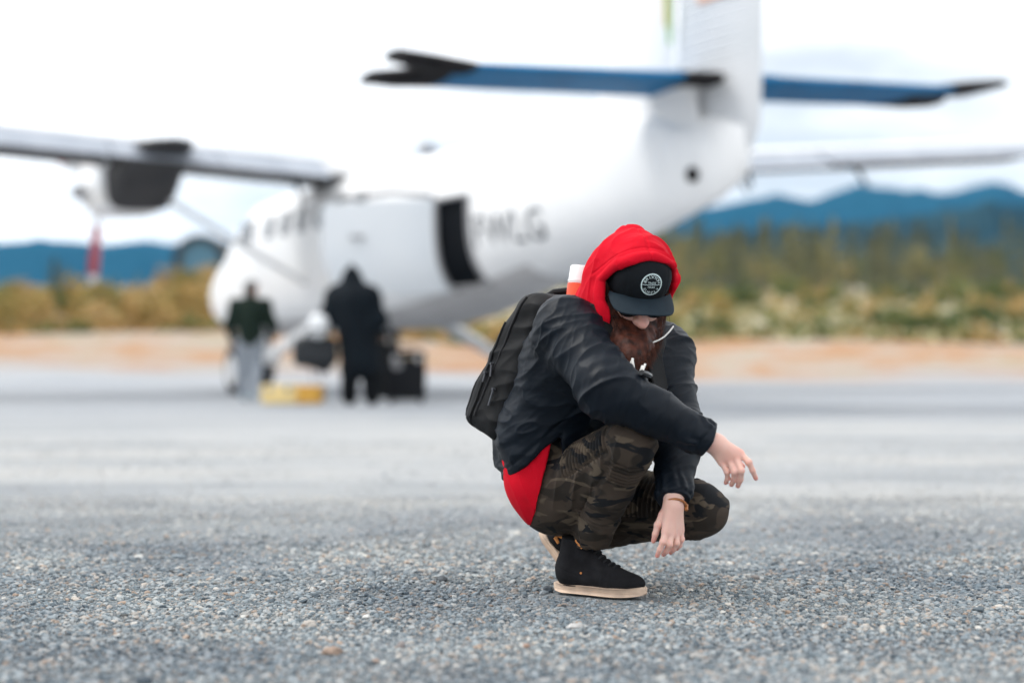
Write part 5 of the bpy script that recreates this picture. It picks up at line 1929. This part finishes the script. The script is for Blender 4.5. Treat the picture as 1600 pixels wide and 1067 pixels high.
def pack_base(p):
    q = toP(p)
    z = q[:, 2]
    th = np.interp(z, [-HL, -.12, .05, .16, HL], [.082, .088, .080, .066, .045])
    ctr = np.interp(z, [-HL, -.12, .05, .16, HL], [.010, .008, -.004, -.018, -.030])
    d = np.stack([np.abs(q[:, 0]) - .115, np.abs(q[:, 1] - ctr) - (th - .035), np.abs(z) - (HL - .045)], 1)
    t = np.linalg.norm(np.maximum(d + .012, 0), axis=1) + np.minimum((d + .012).max(1), 0) - .047
    pocket = rbox(q, (0, .058, -.090), (.105, .052, .122), .05)
    t = smin(t, pocket, .012)
    return t


def pack_fine(p):
    f = pack_base(p); q = toP(p)
    r = np.stack([q[:, 2] * 13 + q[:, 1] * 10, q[:, 0] * 5, q[:, 1] * 7 - q[:, 2] * 4], 1)
    s1 = np.exp(-((q[:, 1] - .030 - np.interp(q[:, 2], [-.2, .2], [.015, -.035])) / .0022) ** 2)
    return f - ridges(r) * .011 - perlin(q * 30) * .0015 + s1 * .0025 + .004


M_pack = mk("black_pack_canvas", (0.0055, 0.0058, 0.0066), (0.0085, 0.0088, 0.0098), scale=12, rough=.65, bump=.3, bscale=320, bdist=.0015, spec=.22)
M_zip = mk("dull_zip_metal", (0.10, 0.105, 0.115), (0.06, 0.06, 0.07), scale=40, rough=.35, metal=.6)
pw(sdf_obj("main_bag", pack_base, pk_o - .36, pk_o + .36, .0055, M_pack, pack, fine=pack_fine, sub=1))


def seam_tube(name, pts, r, mat, start, d):
    out = []
    for q in pts:
        out.append(on_surface(pack_fine, fromP(q), d, r * .3))
    mb = MB(); mb.tube(out, r, 6)
    return pw(mb.build(name, mat, pack))
dR = -lf_ * -1.0
# zips run along the right flank (towards the camera)
seam_tube("zip", [(-.25, .000 + .030 * math.cos(t) - .03 * t / 2, -.17 + .36 * t / 1.0) for t in np.linspace(0, 1, 16)], .0032, M_lace, None, lf_)
seam_tube("zip", [(-.25, .082, z) for z in np.linspace(-.19, .02, 12)], .0032, M_lace, None, lf_)
seam_tube("piping", [(-.25, .045, z) for z in np.linspace(-.20, .10, 14)], .0036, M_pack, None, lf_)
def puller(a, b, r=.0032):
    pa = on_surface(pack_fine, P(a[0], a[1], .0), (0, 1, 0), .006); pb = on_surface(pack_fine, P(b[0], b[1], .0), (0, 1, 0), .008)
    mb = MB(); mb.tube([pa, pb], r, 6); z = pw(mb.build("zip_pull", M_zip, pack))
    mb = MB(); mb.tube([pa - [0.004, .002, 0], pa + [0.004, .002, 0]], .004, 6); pw(mb.build("zip_slider", M_zip, pack))
puller((768, 568), (766, 588)); puller((758, 582), (754, 597)); puller((771, 608), (763, 634))
# shoulder straps and grab handle
def ribbon(pts, w, th, name, parent, mat=None, wd=None):
    L = []
    pts = [np.array(p) for p in pts]
    for i, p in enumerate(pts):
        t = pts[min(i + 1, len(pts) - 1)] - pts[max(i - 1, 0)]; t /= np.linalg.norm(t)
        a = np.array(wd, float) if wd is not None else lf_
        a = a - t * (a @ t); a /= np.linalg.norm(a); b = np.cross(t, a)
        L.append([p + a * w * x + b * th * z for x, z in ((-1, -.6), (-.9, -1), (.9, -1), (1, -.6), (1, .6), (.9, 1), (-.9, 1), (-1, .6))])
    mb = MB(); mb.loft(L)
    return pw(mb.build(name, mat or M_pack, parent))
def strap_pts(px, dy0):
    out = []
    for x, y, dy in px:
        p = P(x, y, dy)
        out.append(p)
    return out
def lay(points, f, off):
    res = []
    for p in points:
        p = np.array(p, float)[None]
        for _ in range(12):
            d = f(p) - off
            g = np.stack([f(p + np.eye(3)[i] * .001) - f(p - np.eye(3)[i] * .001) for i in range(3)], 1) / .002
            p = p - np.clip(d, -.02, .02)[:, None] * g / max(1e-3, (g * g).sum())
        res.append(p[0])
    return res
ribbon(lay([P(862, 470, .03), P(884, 462, -.06), P(903, 468, -.14), P(916, 492, -.20), P(922, 525, -.22), P(925, 555, -.20)], jacket_fine, .006), .030, .006, "shoulder_strap", pack, wd=lc)
ribbon(lay([P(985, 500, .10), P(1010, 512, .02), P(1022, 530, -.06), P(1028, 552, -.10), P(1030, 580, -.11), P(1032, 610, -.11)], jacket_fine, .006), .028, .006, "shoulder_strap", pack, wd=lc)
mb = MB(); mb.tube([P(852, 466, .10), P(866, 457, .10), P(884, 455, .10), P(897, 459, .10), P(906, 470, .08)], .010, 8); pw(mb.build("grab_handle", M_pack, pack))
for (x, y, dx, dyy) in ((1033, 547, 9, -3), (1013, 585, 8, 3)):
    a = on_surface(jacket_fine, P(x - dx, y - dyy, -.45), (0, 1, 0), .010); b = on_surface(jacket_fine, P(x + dx, y + dyy, -.45), (0, 1, 0), .010)
    mb = MB(); mb.tube([a, (a + b) / 2 + [0, -.004, 0], b], [.007, .009, .007], 8); pw(mb.build("strap_clip", M_clip, pack))
a = on_surface(jacket_fine, P(1026, 552, -.45), (0, 1, 0), .008); b = on_surface(jacket_fine, P(1021, 566, -.45), (0, 1, 0), .008)
mb = MB(); mb.tube([a, b], [.010, .011], 8); pw(mb.build("strap_clip", M_clip, pack))

# white and orange bottle standing out of the pack beside the hood
bt = empty("bottle", tuple(P(903, 474, .05)), 0, label="white bottle with an orange red band sticking out of the backpack beside the hood", cat="bottle")
M_bw = mk("white_bottle_plastic", (0.78, 0.77, 0.76), (0.72, 0.71, 0.70), scale=20, rough=.35)
M_bo = mk("orange_red_print", (0.80, 0.075, 0.012), (0.75, 0.06, 0.01), scale=20, rough=.4)
k = 4.55 / FPX
bt.rotation_euler = (R(-4), R(7), 0)
mb = MB(); mb.lathe([(-.06, .002), (-.06, 19 * k), (.056, 19 * k), (.098, 18.5 * k), (.101, 17 * k), (.101, .002)], (0, 0, 0), 'Z', 28); mb.build("bottle_body", M_bw, bt)
mb = MB(); mb.lathe([(-.02, 19 * k), (-.02, 19.6 * k), (.052, 19.6 * k), (.052, 19 * k)], (0, 0, 0), 'Z', 28); mb.build("label_band", M_bo, bt)
mb = MB(); mb.lathe([(.056, 18 * k), (.056, 19.9 * k), (.061, 19.9 * k), (.061, 18 * k)], (0, 0, 0), 'Z', 28); mb.build("cap_rim", M_bw, bt)

# leather bracelet on the left wrist
br = empty("bracelet", tuple(P(1053, 786, Yl)), 0, label="tan leather bracelet on the left wrist of the crouching person", cat="bracelet")
M_lea = mk("tan_leather", (0.40, 0.15, 0.04), (0.32, 0.11, 0.03), scale=60, rough=.55)
bo = np.array(br.location)
mb = MB()
ax = cdl; s1 = np.cross(ax, [0, 1, 0]); s1 /= np.linalg.norm(s1); s2 = np.cross(ax, s1)
cc = P(1055, 789, Yl)
mb.tube([cc + (s1 * math.cos(a) * .0275 + s2 * math.sin(a) * .0285) - bo for a in np.linspace(0, 2 * math.pi, 33)], .0034, 6, caps=False)
mb.build("band", M_lea, br)
mb = MB(); q = cc + s1 * .0285 * (1 if s1[0] > 0 else -1) - bo; mb.tube([q - cdl * .006, q + cdl * .010], .0048, 6); mb.build("clasp", M_lea, br)
# ------------------------------------------------------------------ gravel: loose stones on the strip
def gravel():
    rng = np.random.default_rng(99)
    pts, sc = [], []
    def band(n, y0, y1, s0, s1):
        y = np.sqrt(rng.uniform(y0 * y0, y1 * y1, n))
        x = (rng.uniform(-1, 1, n)) * (0.33 * y + 0.5)
        s = s0 * (s1 / s0) ** (rng.uniform(0, 1, n) ** 4.5)
        keep = perlin(np.stack([x * 2.2, y * 2.2, 0 * x], 1)) + rng.uniform(-.5, .9, n) > -.2
        hx, hy = .12, 4.47                                  # bare ground pressed under the soles
        u, v = (x - hx) * .86 - (y - hy) * .51, (x - hx) * .51 + (y - hy) * .86
        keep &= ~((u > -.02) & (u < .29) & (np.abs(v) < .055))
        pts.append(np.stack([x, y, terrain_z(x, y) + s * .12 + .001], 1)[keep]); sc.append(s[keep])
        return
    band(190000, 2.75, 4.2, .0013, .0085)
    band(130000, 4.2, 5.7, .0016, .010)
    band(40000, 5.7, 7.6, .0022, .012)
    band(16000, 7.6, 13, .003, .013)
    band(1300, 2.8, 6.5, .006, .015)
    V = np.concatenate(pts); S = np.concatenate(sc)
    me = bpy.data.meshes.new("gravel")
    me.vertices.add(len(V)); me.vertices.foreach_set("co", V.astype(np.float32).ravel())
    at = me.attributes.new("size", 'FLOAT', 'POINT'); at.data.foreach_set("value", S.astype(np.float32))
    o = link(bpy.data.objects.new("gravel", me))
    m = bpy.data.materials.new("loose_stone"); m.use_nodes = True
    n, l = m.node_tree.nodes, m.node_tree.links
    b = n["Principled BSDF"]; b.inputs["Roughness"].default_value = .85; b.inputs["Specular IOR Level"].default_value = .25
    oi = n.new("ShaderNodeObjectInfo"); r = n.new("ShaderNodeValToRGB")
    els = [(0, (.07, .09, .11)), (.2, (.17, .21, .24)), (.45, (.26, .30, .33)), (.68, (.36, .39, .41)), (.86, (.36, .345, .33)), (.945, (.34, .26, .21)), (.975, (.60, .60, .58)), (1, (.06, .065, .07))]
    while len(r.color_ramp.elements) < len(els): r.color_ramp.elements.new(.5)
    for e, (p, c) in zip(r.color_ramp.elements, els): e.position = p; e.color = (*c, 1)
    l.new(oi.outputs["Random"], r.inputs["Fac"])
    sp3 = n.new("ShaderNodeSeparateXYZ"); l.new(oi.outputs["Location"], sp3.inputs[0])
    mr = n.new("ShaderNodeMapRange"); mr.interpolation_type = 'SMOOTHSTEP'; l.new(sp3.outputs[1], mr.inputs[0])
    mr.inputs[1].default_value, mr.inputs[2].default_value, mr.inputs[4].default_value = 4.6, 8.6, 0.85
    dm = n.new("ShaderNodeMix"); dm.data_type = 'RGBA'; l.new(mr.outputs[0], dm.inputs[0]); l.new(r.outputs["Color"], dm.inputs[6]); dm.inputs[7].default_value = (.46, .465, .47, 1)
    tn = n.new("ShaderNodeTexNoise"); tn.inputs["Scale"].default_value = 1.3; tn.inputs["Detail"].default_value = 4; l.new(oi.outputs["Location"], tn.inputs["Vector"])
    tr_ = n.new("ShaderNodeValToRGB"); tr_.color_ramp.elements[0].position = .36; tr_.color_ramp.elements[0].color = (.68, .70, .72, 1); tr_.color_ramp.elements[1].position = .62; tr_.color_ramp.elements[1].color = (1.12, 1.08, 1.02, 1)
    l.new(tn.outputs["Fac"], tr_.inputs["Fac"])
    mm = n.new("ShaderNodeMix"); mm.data_type = 'RGBA'; mm.blend_type = 'MULTIPLY'; mm.inputs[0].default_value = 1; l.new(dm.outputs[2], mm.inputs[6]); l.new(tr_.outputs["Color"], mm.inputs[7])
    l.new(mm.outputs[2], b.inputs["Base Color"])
    me.materials.append(m)
    ng = bpy.data.node_groups.new("gravel_scatter", 'GeometryNodeTree')
    ng.interface.new_socket("Geometry", in_out='INPUT', socket_type='NodeSocketGeometry')
    ng.interface.new_socket("Geometry", in_out='OUTPUT', socket_type='NodeSocketGeometry')
    N, L = ng.nodes, ng.links
    gi, go = N.new("NodeGroupInput"), N.new("NodeGroupOutput")
    join = N.new("GeometryNodeGeometryToInstance")
    for k in range(4):
        ico = N.new("GeometryNodeMeshIcoSphere"); ico.inputs["Radius"].default_value = 1.0; ico.inputs["Subdivisions"].default_value = 2
        sp = N.new("GeometryNodeSetPosition"); pos = N.new("GeometryNodeInputPosition")
        nz = N.new("ShaderNodeTexNoise"); nz.noise_dimensions = '4D'; nz.inputs["W"].default_value = k * 3.7 + 1; nz.inputs["Scale"].default_value = 0.9; nz.inputs["Detail"].default_value = 1.5
        L.new(pos.outputs[0], nz.inputs["Vector"])
        sub = N.new("ShaderNodeVectorMath"); sub.operation = 'SUBTRACT'; sub.inputs[1].default_value = (.5, .5, .5); L.new(nz.outputs["Color"], sub.inputs[0])
        scl = N.new("ShaderNodeVectorMath"); scl.operation = 'MULTIPLY'; scl.inputs[1].default_value = (2.2, 2.2, 1.8); L.new(sub.outputs[0], scl.inputs[0])
        L.new(ico.outputs["Mesh"], sp.inputs["Geometry"]); L.new(scl.outputs[0], sp.inputs["Offset"])
        sm_ = N.new("GeometryNodeSetMaterial"); sm_.inputs["Material"].default_value = m; L.new(sp.outputs[0], sm_.inputs["Geometry"])
        ss = N.new("GeometryNodeSetShadeSmooth"); ss.inputs["Shade Smooth"].default_value = False; L.new(sm_.outputs[0], ss.inputs["Geometry"])
        L.new(ss.outputs[0], join.inputs[0])
    iop = N.new("GeometryNodeInstanceOnPoints"); iop.inputs["Pick Instance"].default_value = True
    L.new(gi.outputs[0], iop.inputs["Points"]); L.new(join.outputs[0], iop.inputs["Instance"])
    rv = N.new("FunctionNodeRandomValue"); rv.data_type = 'FLOAT_VECTOR'; rv.inputs[0].default_value = (-.4, -.4, 0); rv.inputs[1].default_value = (.4, .4, 6.28)
    L.new(rv.outputs[0], iop.inputs["Rotation"])
    na = N.new("GeometryNodeInputNamedAttribute"); na.data_type = 'FLOAT'; na.inputs["Name"].default_value = "size"
    rs = N.new("FunctionNodeRandomValue"); rs.data_type = 'FLOAT_VECTOR'; rs.inputs[0].default_value = (.7, .7, .45); rs.inputs[1].default_value = (1.25, 1.25, .85); rs.inputs["Seed"].default_value = 5
    vm = N.new("ShaderNodeVectorMath"); vm.operation = 'SCALE'; L.new(rs.outputs[0], vm.inputs[0]); L.new(na.outputs["Attribute"], vm.inputs["Scale"])
    L.new(vm.outputs[0], iop.inputs["Scale"])
    L.new(iop.outputs[0], go.inputs[0])
    md = o.modifiers.new("scatter", 'NODES'); md.node_group = ng
    tag(o, "loose grey blue gravel scattered over the airstrip", None, None, "stuff")
gravel()


def stone_mesh(seed, flat):
    bm = bmesh.new(); bmesh.ops.create_icosphere(bm, subdivisions=3, radius=1.0)
    V = np.array([v.co[:] for v in bm.verts]); F = np.array([[v.index for v in f.verts] for f in bm.faces]); bm.free()
    n = perlin(V * 1.1 + seed * 3.1) * .55 + perlin(V * 2.7 + seed) * .22 + perlin(V * 7 + seed) * .05
    V = V * (1 + n)[:, None] * np.array([1, .8, flat])
    return V, F
STONES = [(520, 1022, 17, .5, (.30, .22, .17), "brown flat stone lying near the bottom edge left of centre"),
          (627, 1012, 9, .75, (.26, .23, .22), "rounded grey brown stone right of the flat brown stone"),
          (505, 1000, 8, .5, (.40, .36, .33), "pale stone just behind the flat brown stone"),
          (484, 977, 12, .45, (.46, .42, .38), "pale beige flat stone in the left foreground gravel"),
          (573, 967, 8, .6, (.60, .60, .58), "whitish stone in the left foreground gravel"),
          (898, 982, 14, .4, (.46, .45, .44), "pale grey slab of stone below the front shoe"),
          (690, 908, 12, .5, (.08, .09, .10), "dark clod of stone left of the shoes"),
          (856, 925, 8, .8, (.07, .085, .10), "dark stone touching the heel of the front shoe"),
          (677, 1046, 9, .5, (.34, .31, .29), "brownish grey stone close to the bottom edge"),
          (588, 1035, 7, .6, (.36, .27, .22), "small reddish stone close to the bottom edge"),
          (822, 1012, 7, .7, (.36, .24, .18), "reddish brown pebble below and left of the front shoe"),
          (1180, 905, 9, .5, (.20, .18, .17), "dark brown pebble right of the crouching person"),
          (1315, 968, 10, .5, (.42, .40, .38), "pale pebble in the right foreground gravel")]
for i, (x, y, w, fl_, c, lab) in enumerate(STONES):
    t = (y - 533.5) / FPX
    ang = math.atan(t) - TILT
    Y = CAM_H / math.tan(ang)
    k = Y / FPX
    V, F = stone_mesh(i + 1, fl_)
    o = mesh_obj("stone", V * w * k * .95, F, mk("stone_surface", c, tuple(q * .7 for q in c), scale=70, rough=.9, bump=.5, bscale=200, bdist=.002), None)
    o.location = ((x - 800) * k, Y, w * k * fl_ * .55)
    o.rotation_euler = (0, 0, i * 1.3)
    tag(o, lab, "stone", "larger stones lying in the gravel")
